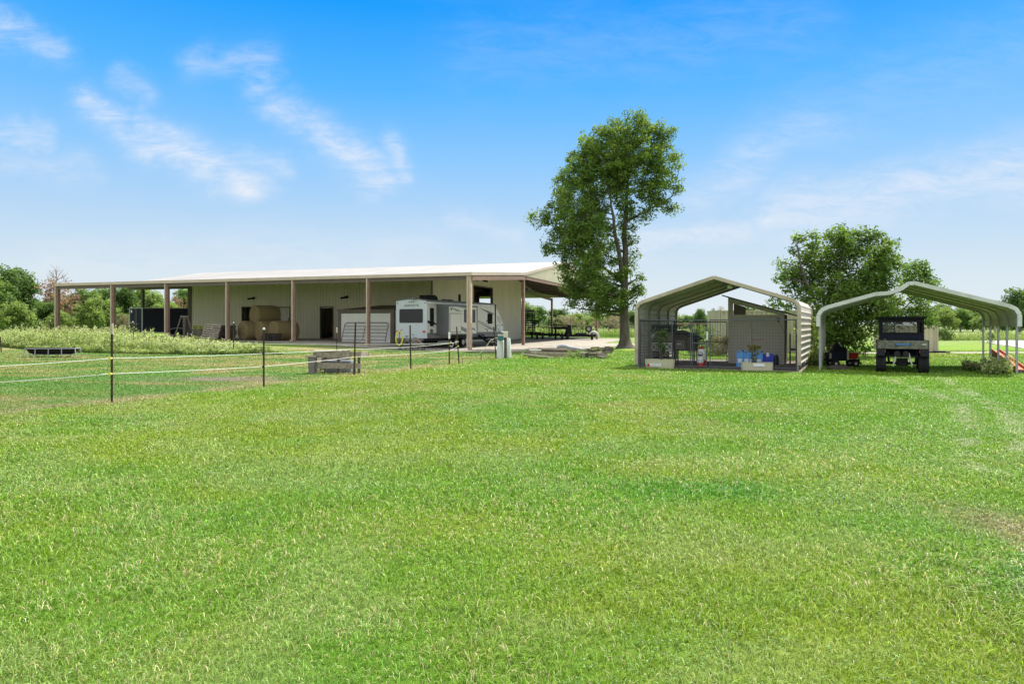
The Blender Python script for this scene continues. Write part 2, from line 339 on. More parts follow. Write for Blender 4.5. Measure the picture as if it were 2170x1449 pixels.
# ------------------------------------------------------------------ ground
def fence_x(y): return -8.66 + (y - 14.8) * 0.43          # the wire fence line, paddock lies to its left
TR = [((11.8, 21.7), (9.5, 14.5)), ((9.5, 14.5), (5.4, 7.9)), ((13.6, 21.7), (9.2, 12.7)), ((9.2, 12.7), (6.7, 9.0))]
def segd(x, y, a, b):
    dx, dy = b[0] - a[0], b[1] - a[1]; t = np.clip(((x - a[0]) * dx + (y - a[1]) * dy) / (dx * dx + dy * dy), 0, 1)
    return np.hypot(x - a[0] - t * dx, y - a[1] - t * dy)
def lawn_color(x, y):
    """real colour of the turf at a place: fresh, yellowish, pale and dry patches"""
    x = np.asarray(x, float); y = np.asarray(y, float)
    wx = x + 1.5 * (fbm(x, y, .35, 2) - .5); wy = y + 1.5 * (fbm(x + 50, y, .35, 2) - .5)
    a = S(fbm(wx, wy, 0.42), .30, .70)[..., None]; b = S(fbm(wx + 31, wy + 7, 0.9), .44, .66)[..., None]
    c = S(fbm(x + 5, y - 40, 2.4, 3), .48, .68)[..., None]; d = S(fbm(wx - 77, wy + 19, 0.16, 3), .5, .66)[..., None]
    yel = np.array([.208, .300, .028]); grn = np.array([.143, .285, .027]); pale = np.array([.285, .360, .130]); dry = np.array([.350, .300, .150])
    col_ = yel * (1 - a) + grn * a
    col_ = col_ * (1 - .38 * b) + pale * .38 * b
    col_ = col_ * (1 - .34 * c * d) + dry * .34 * c * d
    rg = (S(x, 2, 9) * (1 - S(y, 20, 30)))[..., None] * .5; col_ = col_ * (1 - rg) + np.array([.130, .305, .024]) * rg
    lush = (np.exp(-(((x - 2.1) / 1.0) ** 2 + ((y - 6.9) / .45) ** 2)) * .75)[..., None]
    col_ = col_ * (1 - lush) + np.array([.07, .25, .025]) * lush
    tr = 0
    for s_, e_ in TR:
        tr = np.maximum(tr, np.exp(-(segd(x, y, s_, e_) / .19) ** 2))
    tr = (tr * S(fbm(x, y, 2.6, 4), .38, .56) * .68)[..., None]
    col_ = col_ * (1 - tr) + np.array([.38, .42, .27]) * tr
    worn = (np.exp(-(((x - 4.15) / .4) ** 2 + ((y - 5.6) / .8) ** 2)) * S(fbm(x, y, 2.2, 3), .30, .52))[..., None]
    col_ = col_ * (1 - worn * .8) + np.array([.33, .26, .17]) * worn * .8
    # paddock: grazed, patchy; dry strip under the wire
    fx = fence_x(y); side = (fx - x)
    pad = (S(side, -.3, .8) * S(y, 9, 12) * (1 - S(y, 44, 50)))[..., None]
    p1 = S(fbm(wx + 9, wy * 1.6, .5), .42, .60)[..., None]
    pc = np.array([.160, .225, .055]) * p1 + np.array([.290, .245, .120]) * (1 - p1)
    pg = S(fbm(wx - 19, wy * 2, .3), .50, .60)[..., None]; pc = pc * (1 - pg) + np.array([.10, .205, .045]) * pg
    col_ = col_ * (1 - pad * .85) + pc * pad * .85
    strip = (np.exp(-((side - .2) / .8) ** 2) * S(y, 10, 14) * (1 - S(y, 33, 38)) * S(fbm(x, y, .8, 3), .36, .58))[..., None]
    col_ = col_ * (1 - strip * .7) + np.array([.36, .29, .17]) * strip * .7
    mud = (np.exp(-(((x + 8.9) / 2.0) ** 2 + ((y - 21.2) / .9) ** 2)) * S(fbm(x, y, .9, 3), .36, .5))[..., None]
    col_ = col_ * (1 - mud) + np.array([.21, .165, .14]) * mud
    # mown lawn between the buildings and the barn, then the rough meadow
    mea = (S(y, 52, 75) * S(x, 2, 10))[..., None]
    me_c = np.array([.19, .27, .065]) * (1 - b) + np.array([.27, .30, .125]) * b
    col_ = col_ * (1 - mea) + me_c * mea
    far = S(y, 120, 260)[..., None]
    col_ = col_ * (1 - far) + np.array([.22, .28, .11]) * far
    return col_
def axis(parts):
    out = [parts[0][0]]
    for a, b, st in parts:
        n = max(1, int(round((b - a) / st))); out += list(np.linspace(a, b, n + 1)[1:])
    return np.array(out)
xs = axis([(-2500, -300, 220), (-300, -60, 12), (-60, -14, 1.2), (-14, 14, .2), (14, 40, .7), (40, 110, 3), (110, 300, 12), (300, 2500, 220)])
ys = axis([(-60, 0, 6), (0, 2.5, .5), (2.5, 14, .15), (14, 30, .25), (30, 56, .7), (56, 120, 2.5), (120, 400, 12), (400, 3500, 240)])
XX, YY = np.meshgrid(xs, ys); ZZ = G(XX, YY); nx, ny = len(xs), len(ys)
idx = np.arange(nx * ny).reshape(ny, nx)
F = np.stack([idx[:-1, :-1], idx[:-1, 1:], idx[1:, 1:], idx[1:, :-1]], -1).reshape(-1, 4)
gm = bpy.data.materials.new('turf'); gm.use_nodes = True; T = NT(gm.node_tree); b_ = T.n['Principled BSDF']
an = T.node('ShaderNodeAttribute', attribute_name='tint'); geo = T.node('ShaderNodeNewGeometry')
f1 = T.noise(geo.outputs['Position'], 9.0, 6, .75); f2 = T.noise(geo.outputs['Position'], 1.3, 5, .7); f3 = T.noise(geo.outputs['Position'], 0.25, 4, .6)
cr = T.ramp(f1, [(0.32, (.42, .50, .42)), (0.5, (.80, .82, .78)), (0.68, (1.22, 1.12, 1.25))])
cr2 = T.ramp(f2, [(0.35, (.82, .88, .8)), (0.65, (1.12, 1.06, 1.15))]); cr3 = T.ramp(f3, [(0.35, (.88, .94, .85)), (0.65, (1.1, 1.04, 1.1))])
cc = T.mix(1, T.mix(1, T.mix(1, an.outputs['Color'], cr, 'MULTIPLY'), cr2, 'MULTIPLY'), cr3, 'MULTIPLY')
T.l.new(cc, b_.inputs['Base Color']); b_.inputs['Roughness'].default_value = .95; b_.inputs['Specular IOR Level'].default_value = .1
bp = T.node('ShaderNodeBump'); bp.inputs['Strength'].default_value = .8; bp.inputs['Distance'].default_value = .05
T.l.new(f1, bp.inputs['Height']); T.l.new(bp.outputs[0], b_.inputs['Normal'])
lc = lawn_color(XX.ravel(), YY.ravel())
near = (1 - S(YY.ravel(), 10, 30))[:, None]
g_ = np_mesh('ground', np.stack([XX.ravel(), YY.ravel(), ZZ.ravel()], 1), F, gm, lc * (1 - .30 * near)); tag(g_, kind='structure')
g_.data.polygons.foreach_set('use_smooth', [True] * len(g_.data.polygons))

def sheet(name, poly, mat, dz, step=2.0):
    bm = bmesh.new(); vs = [bm.verts.new((p[0], p[1], 0)) for p in poly]; bm.faces.new(vs)
    for ax in (0, 1):
        lo = min(p[ax] for p in poly); hi = max(p[ax] for p in poly); q = math.ceil(lo / step) * step
        while q < hi:
            no = [0, 0, 0]; no[ax] = 1; co = [0, 0, 0]; co[ax] = q
            bmesh.ops.bisect_plane(bm, geom=list(bm.verts) + list(bm.edges) + list(bm.faces), plane_co=co, plane_no=no); q += step
    bmesh.ops.triangulate(bm, faces=bm.faces)
    for v_ in bm.verts: v_.co.z = float(G(v_.co.x, v_.co.y)) + dz
    me = bpy.data.meshes.new(name); bm.to_mesh(me); bm.free(); me.materials.append(mat)
    o = bpy.data.objects.new(name, me); col.objects.link(o); tag(o, kind='structure'); return o
def wavy(poly, amp=.35, st=1.0, seed=0):
    out = []; r_ = random.Random(seed)
    for i in range(len(poly)):
        a = Vector(poly[i]); b = Vector(poly[(i + 1) % len(poly)]); n = max(1, int((b - a).length / st)); d = (b - a).normalized(); nv = Vector((-d.y, d.x))
        for j in range(n):
            p = a + (b - a) * (j / n); out.append(tuple(p + nv * (r_.uniform(-amp, amp))))
    return out
BF = Frame(-2.7, 45.0, R(19.14))               # barn: a runs right along the posts, b runs back
yard_poly = wavy([tuple(BF.w(a, b).xy) for a, b in ((-26, -.7), (-14, -1.0), (-5.0, -1.4), (1.2, -2.2), (4.6, -.6), (6.5, 4.5), (7.5, 9.5), (5.5, 14), (4.2, 30), (2.5, 50), (-15, 50), (-36, 14), (-36, 3))], .3, 1.3, 4)
sheet('gravel_yard', yard_poly, M['gravel'], .02, 1.5)
track_poly = [(2.5, 52.5), (6.0, 51.8), (10, 53.0), (24, 54.5), (24, 59.5), (11, 60.5), (4, 63)]
sheet('gravel_track', wavy(track_poly, .25, 1.5, 12), M['gravel'], .028, 2)
path_poly = [(18.5, 39.2), (60, 42.6), (60, 44.6), (18.5, 41.2)]
sheet('gravel_path', wavy(path_poly, .08, 1.5, 2), M['gravel'], .016, 2)
road_poly = [(43.4, 62), (40.5, 57), (38.6, 53), (36.5, 49.0), (34.8, 46.3), (62, 43), (95, 60), (85, 86), (57, 79), (48, 70)]
sheet('concrete_drive', wavy(road_poly, .05, 2, 3), M['concrete'], .03, 3)
C1 = Frame(4.95, 27.1, R(23.9), R(27)); W1 = 5.93; D1 = 6.4
C2 = Frame(11.08, 24.75, R(19.5), R(26)); W2 = 6.1; D2 = 6.3
dirt1 = [tuple(C1.w(a, b).xy) for a, b in ((-.2, -.55), (W1 + .1, -.75), (W1 + .2, 7.6), (-.1, 7.2))]
sheet('dirt_floor', wavy(dirt1, .12, .5, 5), M['dirt'], .012, 1)
dirt2 = [tuple(C2.w(a, b).xy) for a, b in ((.1, -.2), (4.3, -.4), (4.4, 2.2), (2.2, 2.6), (.4, 2.2))]
def inpoly(x, y, poly):
    r_ = np.zeros(x.shape, bool); n = len(poly)
    for i in range(n):
        x0, y0 = poly[i][:2]; x1, y1 = poly[(i + 1) % n][:2]
        if y0 == y1: continue
        c = ((y0 > y) != (y1 > y)) & (x < (x1 - x0) * (y - y0) / (y1 - y0) + x0); r_ ^= c
    return r_
# ------------------------------------------------------------------ turf blades (stuff)
N = 740000
# density falls with distance
Y0, Y1 = 2.75, 44.0
tq = rng.random(N); e_ = .28; yb = (Y0 ** e_ + tq * (Y1 ** e_ - Y0 ** e_)) ** (1 / e_)
xb = (rng.random(N) * 2 - 1) * (yb * .80 + 2.2)
kp = ~(inpoly(xb, yb, dirt1) | inpoly(xb, yb, yard_poly) | inpoly(xb, yb, path_poly))
md = (np.exp(-(((xb + 8.9) / 2.0) ** 2 + ((yb - 21.2) / .9) ** 2)) * S(fbm(xb, yb, .9, 3), .36, .5)); kp &= rng.random(N) > md
pdk = ((fence_x(yb) - xb) > 0) & (yb > 11); kp &= ~(pdk & (rng.random(N) > .62)); xb = xb[kp]; yb = yb[kp]; pdk = pdk[kp]; N = len(xb)
wd = np.clip(.00125 * yb, .0034, .045) * (.7 + .6 * rng.random(N)); tuft = S(fbm(xb, yb, 1.7, 3), .4, .7)
hg = (.022 + .026 * tuft + .018 * rng.random(N) + .02 * (rng.random(N) < .06)) * np.where(pdk, .6, 1) * (1 + .012 * yb)
coarse = S(xb, 2.3, 3.6) * (1 - S(yb, 4.6, 5.6)) * S(fbm(xb, yb, 1.6, 3), .35, .6); hg = hg * (1 + 1.5 * coarse); wd = wd * (1 + .7 * coarse); ang = rng.random(N) * 2 * np.pi; la = rng.random(N) * 2 * np.pi; lean = rng.random(N) ** .8 * 1.45 + .2
zb = G(xb, yb); cx_, sx_ = np.cos(ang) * wd / 2, np.sin(ang) * wd / 2; lx, ly = np.cos(la), np.sin(la)
V = np.empty((N, 5, 3))
V[:, 0] = np.stack([xb - cx_, yb - sx_, zb - .004], 1); V[:, 1] = np.stack([xb + cx_, yb + sx_, zb - .004], 1)
mx = xb + lx * hg * lean * .35; my = yb + ly * hg * lean * .35; mz = zb + hg * .62
V[:, 2] = np.stack([mx + cx_ * .8, my + sx_ * .8, mz], 1); V[:, 3] = np.stack([mx - cx_ * .8, my - sx_ * .8, mz], 1)
V[:, 4] = np.stack([xb + lx * hg * lean, yb + ly * hg * lean, zb + hg * (1.12 - .48 * lean)], 1)
bi = (np.arange(N) * 5)[:, None]
F = np.concatenate([bi + np.array([[0, 1, 2]]), bi + np.array([[0, 2, 3]]), bi + np.array([[3, 2, 4]])], 0)
bc = lawn_color(xb, yb) * (.84 + (.80 - .58 * S(yb, 5, 18)) * (rng.random(N) - .5))[:, None]
bc = bc * (1 - coarse[:, None] * np.array([.45, .18, .1])); straw = rng.random(N) < (1 - .85 * S(yb, 4, 15)) * (.05 + .12 * S(fbm(xb, yb, .5, 3), .45, .65)); bc[straw] = np.array([.44, .39, .21]) * (.7 + .5 * rng.random(straw.sum()))[:, None]
brt = rng.random(N) < .035 * (1 - S(yb, 5, 14)); bc[brt] = bc[brt] * 1.5 + .04
bc *= 1.2
o = np_mesh('lawn_grass', V.reshape(-1, 3), F, M['grass'], np.repeat(bc, 5, 0)); tag(o, 'short mown lawn grass with paler and yellowish patches', 'grass', kind='stuff')

# ------------------------------------------------------------------ barn
barn = empty('metal_barn', (BF.o.x, BF.o.y, 0), -R(19.14), 'long tan ribbed metal barn with white roof and open lean-to on steel posts', 'barn')
def bl(n, m_, mb, par=None, **k): return mb.build(n, m_, par or barn, **k)
YK, YR, YK2, YB = 11.27, 25.4, 39.7, 56.0; ZE, ZK, ZR, ZK2, ZB = 5.12, 5.90, 8.04, 5.9, 5.75
LE = [(-37.6, 0), (-42.5, YK), (-46.2, YR)]
YWL, XWR, XWL, YWB = 10.6, -7.96, -33.6, 34.4
def roofz(y):
    return float(np.interp(y, [0, YK, YR, YK2, YB], [ZE, ZK, ZR, ZK2, ZB]))
rf = MB()
def slab(q, t=.05):
    rf.hexa([Vector((x, y, z - t)) for x, y, z in q] + [Vector(p) for p in q])
slab([(-37.6, 0, ZE), (0, 0, ZE), (0, YK, ZK), (-42.5, YK, ZK)]); slab([(-42.5, YK, ZK + .003), (0, YK, ZK + .003), (0, YR, ZR), (-46.2, YR, ZR)])
slab([(XWL, YR, ZR), (0, YR, ZR), (0, YK2, ZK2), (XWL, YK2, ZK2)]); slab([(XWL, YK2, ZK2), (0, YK2, ZK2), (0, YB, ZB), (XWL, YB, ZB)])
# standing ribs of the sheets
nr = 100
for i in range(nr):
    t = (i + .5) / nr
    def L(j): return LE[j][0] * (1 - t)
    rf.bar((L(0), 0.0, ZE + .012), (L(1), YK, ZK + .014), .05, .035); rf.bar((L(1), YK, ZK + .016), (L(2), YR + .02, ZR + .02), .05, .04)
roof = bl('roof', M['roof_white'], rf)
tr_ = MB()
tr_.bar((-37.65, -.04, ZE - .10), (0.05, -.04, ZE - .10), .07, .22); tr_.bar((.04, -.07, ZE - .10), (.04, YK, ZK - .10), .07, .20)
tr_.bar((.04, YK + .002, ZK - .095), (.04, YR, ZR - .10), .075, .22); tr_.bar((.04, YR, ZR - .10), (.04, YK2, ZK2 - .10), .07, .22)
tr_.bar((-37.65, 0, ZE - .09), (-42.55, YK, ZK - .09), .07, .16); tr_.bar((-42.55, YK, ZK - .09), (-46.25, YR, ZR - .09), .07, .16)
bl('roof_trim', M['trim'], tr_, roof)
# purlins and rafters below the roof
pu = MB()
for y in np.arange(1.2, YK, 1.5): pu.bar((-37.4 - y * .42, y, roofz(y) - .14), (-.1, y, roofz(y) - .14), .07, .16)
for y in np.arange(YK + 1, YB, 1.5): pu.bar((XWR + .3, y, roofz(y) - .16), (-.1, y, roofz(y) - .16), .07, .18)
for y in np.arange(YWL + 1, YK2, 2.2): pu.bar((XWL + .1, y, roofz(y) - .16), (XWR - .3, y, roofz(y) - .16), .07, .18)
bl('purlins', M['dark_frame'], pu, roof)
# underside of the open roofs; lean-to part made pale to bounce light in
ls = MB()
def under(q): ls.hexa([Vector((x, y, z - .09)) for x, y, z in q] + [Vector((x, y, z - .06)) for x, y, z in q])
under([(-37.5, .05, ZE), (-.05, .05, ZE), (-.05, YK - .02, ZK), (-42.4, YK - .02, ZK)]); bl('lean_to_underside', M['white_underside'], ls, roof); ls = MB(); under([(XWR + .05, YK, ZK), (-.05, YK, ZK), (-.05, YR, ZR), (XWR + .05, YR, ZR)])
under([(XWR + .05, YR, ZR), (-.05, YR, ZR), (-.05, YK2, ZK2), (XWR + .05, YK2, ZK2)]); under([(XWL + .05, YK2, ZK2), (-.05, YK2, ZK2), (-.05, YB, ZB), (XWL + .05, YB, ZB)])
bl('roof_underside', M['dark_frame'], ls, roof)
bm_ = MB()
bm_.bar((-37.4, .12, ZE - .34), (-.1, .12, ZE - .34), .12, .26)
bm_.bar((-42.3, YK + .1, ZK - .42), (XWL - .1, YK + .1, ZK - .42), .18, .55)
bl('eave_beam', M['dark_frame'], bm_)
rb = MB(); rb.bar((-.02, .15, ZE - .36), (-.02, YK, ZK - .42), .14, .30)
rb.bar((-.1, YK, ZK - .36), (-.1, YK2, ZK2 - .36), .15, .3)
rb.bar((-10.4, YWB + .2, 6.35), (-10.4, YB - .1, ZB - .35), .16, .34)
bl('end_beam', M['steel_red'], rb)
# posts
def post(a, b, zt, w=.2, mat='steel_red', splash=True):
    zg = float(G(*BF.w(a, b).xy)) - .1
    m_ = MB()
    m_.box(a - w / 2, a + w / 2, b, b + w * 1.25, zg, zt)
    m_.box(a - w / 2 - .06, a + w / 2 + .06, b - .07, b + w + .07, zg + .1, zg + .125)
    o = bl('post', M[mat], m_)
    if splash:
        d_ = MB(); d_.box(a - w / 2 - .055, a - w / 2 + .025, b - .10, b - .016, zg + .32, zt - .02); d_.box(a - w / 2 - .055, a - w / 2 + .025, b - .26, b - .016, zg + .22, zg + .318)
        d_.build('downspout', M['trim'], o)
    return o
PA = [-7.72, -13.89, -19.81, -25.7, -31.3, -37.5]
post(-.12, .02, ZE - .22, .20, 'steel_tan')
for i, a in enumerate(PA): post(a, .02, ZE - .22, .18 if i > 2 else .14)
post(-.12, YK, ZK - .3, .2, 'steel_red', False); post(-.12, YK2, ZK2 - .3, .22, 'steel_red', False); post(-.12, YB - .3, ZB - .2, .22, 'steel_red', False)
post(BF.a_at(1169, YB - .3), YB - .3, ZB - .2, .24, 'steel_red', False)
post(-40.6, YK + .05, ZK - .3, .22, 'dark_frame', False); post(-34.6, YK + .05, ZK - .3, .22, 'dark_frame', False)
# gable panel over the open right end
gp = MB(); gp.corr((.0, YK), (.0, YK2), 5.66, lambda t: roofz(YK + (YK2 - YK) * t) - .06, (1, 0), .34, .045)
bl('gable_panel', M['wall_tan'], gp)
# walls (local coordinates), with openings
WF = BF
def wall_run(mb, a0, a1, fix, ax, zb, zt, nrm):
    A = (a0, fix) if ax == 0 else (fix, a0); B = (a1, fix) if ax == 0 else (fix, a1); mb.corr(A, B, zb, zt, nrm, .305, .032)
zt = roofz(YWL) - .02
d0, d1 = BF.a_at(679.5, YWL), BF.a_at(705.5, YWL); dz1 = BF.z(650.5, d0, YWL)
h0, h1 = BF.a_at(513.5, YWL), BF.a_at(546, YWL); hz1 = BF.z(651, h0, YWL)
k0, k1 = BF.a_at(590, YWL), BF.a_at(614, YWL); kz1 = BF.z(651.5, k0, YWL)
fw = MB(); xsw = [XWL, h0, h1, k0, k1, d0, d1, XWR]
for i in range(0, 7, 2): wall_run(fw, xsw[i], xsw[i + 1], YWL, 0, 0.1, zt, (0, -1))
for (p, q, z_) in ((h0, h1, hz1), (k0, k1, kz1), (d0, d1, dz1)): wall_run(fw, p, q, YWL, 0, z_, zt, (0, -1))
bl('front_wall', M['wall_tan'], fw)
for (p, q, z_) in ((h0, h1, hz1), (k0, k1, kz1), (d0, d1, dz1)):
    fr = MB(); fr.box(p - .06, p, YWL - .06, YWL + .25, .1, z_ + .06); fr.box(q, q + .06, YWL - .06, YWL + .25, .1, z_ + .06); fr.box(p, q, YWL - .06, YWL + .25, z_, z_ + .06); bl('door_frame', M['dark_frame'], fr)
fr = MB(); fr.box(XWL - .05, XWL + .1, YWL - .05, YWL + .08, .1, zt); bl('corner_trim', M['dark_frame'], fr)
dd = MB(); dd.corr((k0 + .02, YWL + .12), (k1 - .02, YWL + .12), .3, kz1 - .02, (0, -1), .3, .025); ddo = bl('side_door', M['tan_grey'], dd)
bc_ = MB(); bc_.bar((k0 + .1, YWL + .06, kz1 - .9), ((k0 + k1) / 2, YWL + .06, .6), .08, .04); bc_.bar((k1 - .1, YWL + .06, kz1 - .9), ((k0 + k1) / 2, YWL + .06, .6), .08, .04)
bc_.build('door_brace', M['dark_frame'], ddo)
st_ = MB(); st_.box(d0 + .02, d1 - .02, YWL + .02, YWL + .06, dz1 - .10, dz1 - .01); bl('header_strip', M['wood_pale'], st_)
dk = MB(); dk.corr((h0, YWL + 3), (h1, YWL + 3), .3, hz1, (0, -1), .3, .02); bl('inner_partition', M['wood_dark'], dk)
ew = MB(); o0, o1 = BF.b_at(1003.5, XWR), BF.b_at(1043.0, XWR); oz = BF.z(609, XWR, (o0 + o1) / 2); ozb = 2.6
tz = lambda a0, a1: (lambda t: roofz(a0 + (a1 - a0) * t) - .02)
wall_run(ew, YWL, o0, XWR, 1, 0, tz(YWL, o0), (1, 0)); wall_run(ew, o1, YWB, XWR, 1, -.2, tz(o1, YWB), (1, 0))
wall_run(ew, o0, o1, XWR, 1, oz, tz(o0, o1), (1, 0)); wall_run(ew, o0, o1, XWR, 1, -.1, ozb, (1, 0))
bl('end_wall', M['wall_tan'], ew)
of = MB(); of.box(XWR - .2, XWR + .06, o0 - .08, o0, ozb, oz + .1); of.box(XWR - .2, XWR + .06, o1, o1 + .08, ozb, oz + .1); of.box(XWR - .2, XWR + .06, o0, o1, oz, oz + .1)
bl('opening_frame', M['dark_frame'], of); of = MB(); of.box(XWR - .03, XWR + .06, YWL - .05, YWL + .03, .1, zt); bl('corner_trim', M['dark_frame'], of)
lw = MB(); lw.corr((XWL, YWB), (XWL, YWL), 0, lambda t: roofz(YWB + (YWL - YWB) * t) - .02, (-1, 0), .305, .032); bl('left_wall', M['wall_tan'], lw)
q0, q1 = BF.a_at(1016, YWB), BF.a_at(1040.5, YWB)
bw = MB(); bw.corr((XWL, YWB), (min(q0, q1), YWB), 0, roofz(YWB) - .02, (0, 1)); bw.corr((max(q0, q1), YWB), (XWR, YWB), 0, roofz(YWB) - .02, (0, 1)); bw.corr((min(q0, q1), YWB), (max(q0, q1), YWB), BF.z(628.5, q0, YWB), roofz(YWB) - .02, (0, 1))
bl('back_wall', M['wall_tan'], bw)
ib = MB(); ib.bar((XWR - .5, YWL + 2, 4.6), (XWR - 12, YWL + 14, 6.2), .2, .3); ib.bar((XWR - 1.5, o1 + 1, 5.4), (XWR - 6, o1 + 1, 4.2), .15, .2); bl('inner_rafter', M['steel_red'], ib)
fl = MB(); fl.box(XWL + .1, XWR - .1, YWL + .05, YWB - .1, 0.0, .40); bl('floor_slab', M['concrete'], fl)
# wall lights
for (px, py, b) in ((538, 632, YWL), (735, 630, YWL), (926, 588, None), (1011, 594, None), (1023, 594, None)):
    m_ = MB()
    if b: a = BF.a_at(px, b); z_ = BF.z(py, a, b); m_.box(a - .12, a + .12, b - .12, b - .034, z_ - .1, z_ + .1); m_.bar((a, b - .1, z_), (a - .45, b - .3, z_ - .08), .16, .14); m_.bar((a, b - .1, z_), (a + .28, b - .3, z_ + .06), .14, .12)
    else: b = BF.b_at(px, XWR); z_ = BF.z(py, XWR, b); m_.box(XWR + .034, XWR + .12, b - .12, b + .12, z_ - .1, z_ + .1); m_.bar((XWR + .1, b, z_), (XWR + .35, b - .4, z_ - .1), .15, .14); m_.bar((XWR + .1, b, z_), (XWR + .35, b + .4, z_ - .1), .15, .14)
    bl('wall_light', M['white'] if px in (1011,) else M['black'], m_)

# red machine glimpsed in the doorway
mc = BF.w(.5 * (d0 + d1), YWL + 2.6); rm = empty('riding_mower', (mc.x, mc.y, .40), -R(19), 'red machine standing in the dark barn behind the open doorway', 'machine')
m_ = MB(); m_.box(-1.0, .8, -.45, .45, .45, 1.15); m_.box(-.9, -.1, -.35, .35, 1.15, 1.45); m_.build('body', M['red'], rm, bevel=.05)
m_ = MB(); m_.box(.05, .6, -.3, .3, 1.15, 1.3); m_.box(.5, .65, -.3, .3, 1.3, 1.75); m_.build('seat', M['black'], rm, bevel=.04)
for (x, y, r_) in ((-.7, -.5, .3), (-.7, .5, .3), (.5, -.52, .42), (.5, .52, .42)):
    m_ = MB(); m_.cyl((x, y - .12, r_), (x, y + .12, r_), r_, 20); w_ = m_.build('wheel', M['rubber'], rm, smooth=True)
m_ = MB(); m_.tube([(-.1, 0, 1.4), (-.02, 0, 1.8)], .03); m_.tube([(-.02 + .2 * math.cos(t) * .2, .2 * math.cos(t), 1.8 + .2 * math.sin(t)) for t in np.linspace(0, 6.28, 13)], .02); m_.build('steering_wheel', M['black'], rm)
pl_ = BF.w(.5 * (d0 + d1) + .2, YWL + .9); pk = MB()
for i in range(5): pk.bar((pl_.x - .6 + .2 * i, pl_.y - .3, .44 + .05 * i), (pl_.x + .1 + .2 * i, pl_.y + .4, .47 + .06 * i), .14, .03)
tag(pk.build('loose_boards', M['wood_pale']), 'pale loose boards lying on the floor just inside the barn doorway', 'boards')

# small ribbed shed against the barn
SY = 3.9; s0, s1 = BF.a_at(717, SY), BF.a_at(835.5, SY); sb = empty('storage_shed', (BF.o.x, BF.o.y, 0), -R(19.14), 'low pale ribbed storage shed with dark brown frame beside the white travel trailer', 'shed')
sz0 = float(G(*BF.w(s0, SY).xy)); sz = BF.z(657.5, s0, SY)
m_ = MB(); m_.corr((s0 + .25, SY), (s1 - .3, SY), sz0 - .1, sz - .25, (0, -1), .15, .02, ((0, 0), (.4, 0), (.5, 1), (.9, 1), (1, 0))); m_.build('front_panel', M['shed_white'], sb)
m_ = MB(); m_.box(s0, s0 + .25, SY - .06, SY + .1, sz0 - .1, sz - .25); m_.box(s1 - .3, s1, SY - .06, SY + .1, sz0 - .1, sz - .25); m_.box(s0, s1, SY - .06, SY + .1, sz - .25, sz); m_.build('frame', M['dark_frame'], sb)
m_ = MB(); m_.corr((s0 + .02, YWL - .05), (s0 + .02, SY + .1), sz0 - .1, sz - .02, (-1, 0), .15, .02); m_.build('side_panel', M['shed_white'], sb); m_ = MB(); m_.corr((s1 - .02, SY + .1), (s1 - .02, YWL - .05), sz0 - .1, sz - .02, (1, 0), .15, .02); m_.build('side_panel', M['shed_white'], sb)
m_ = MB(); m_.hexa([Vector(p) for p in ((s0 - .08, SY - .12, sz), (s1 + .08, SY - .12, sz), (s1 + .08, YWL - .06, sz + .5), (s0 - .08, YWL - .06, sz + .5), (s0 - .08, SY - .12, sz + .05), (s1 + .08, SY - .12, sz + .05), (s1 + .08, YWL - .06, sz + .56), (s0 - .08, YWL - .06, sz + .56))]); m_.build('shed_roof', M['dark_frame'], sb)
# tube gate leaning on the shed
GY = 3.2; g0, g1 = BF.a_at(723, GY), BF.a_at(816, GY); gz = float(G(*BF.w(g0, GY).xy)); gc = BF.w(g0, GY)
gt = empty('tube_gate', (gc.x, gc.y, gz), -R(19.14), 'six-bar metal tube gate leaning on the low ribbed shed', 'gate'); gL = g1 - g0; GH = BF.z(683.5, g0, GY) - gz
def gp_(x, z): return Vector((x, z / GH * .55, z))
m_ = MB(); rr = .18; m_.tube([gp_(.28 * 0, 0)] + [gp_(0, GH - rr), gp_(rr * .3, GH - rr * .3), gp_(rr, GH), gp_(gL - rr, GH), gp_(gL - rr * .3, GH - rr * .3), gp_(gL, GH - rr), gp_(gL, .0)], .028, 8); m_.build('frame', M['galv'] if False else M['dark_frame'], gt, smooth=True)
for z_ in (.18, .50, .82, 1.12, 1.42): 
    m_ = MB(); m_.tube([gp_(0, z_ * GH / 1.75), gp_(gL, z_ * GH / 1.75)], .022, 8); m_.build('bar', M['dark_frame'], gt, smooth=True)
m_ = MB(); m_.tube([gp_(gL * .48, .15), gp_(gL * .50, GH)], .02, 6); m_.build('brace', M['dark_frame'], gt)

# round bales
def bale(px, py, Y, r_, L_, rz, label, zc=None):
    c = at(px, py, Y); zg = float(G(c.x, c.y)); z_ = zg + r_ * .97 if zc is None else c.z
    root = empty('round_bale', (c.x, c.y, z_ - r_), 0, label, 'hay bale', 'round hay bales under the barn lean-to')
    d = Vector((math.sin(rz), math.cos(rz), 0)); Mx = Matrix.Translation((0, 0, r_)) @ d.to_track_quat('Z', 'Y').to_matrix().to_4x4()
    prof = [(0.001, -.01)] + [(r_ * t, -.03 * (i % 2)) for i, t in enumerate(np.linspace(.12, .9, 9))] + [(r_ * .97, .03), (r_, .1), (r_ * .99, L_ * .5), (r_, L_ - .1), (r_ * .95, L_), (0.001, L_)]
    m_ = MB(); m_.lathe(prof, Mx, 36); return m_.build('hay_roll', M['hay'], root, smooth=True)
brz = R(40)
for (px, py, Y, lab, zz) in ((513, 699.5, 55.0, 'round hay bale at the left end of the bottom row, beside the pallets', None), (548, 699, 54.6, 'round hay bale in the middle of the bottom row, under the raised bale', None),
    (577.5, 696, 54.0, 'round hay bale at the right of the bottom row, behind the brown post', None), (538, 667.5, 55.4, 'round hay bale resting on top of the others', 1)):
    bale(px, py, Y, .80, 1.95 if px in (577.5, 538) else 1.4, brz, lab, zz)
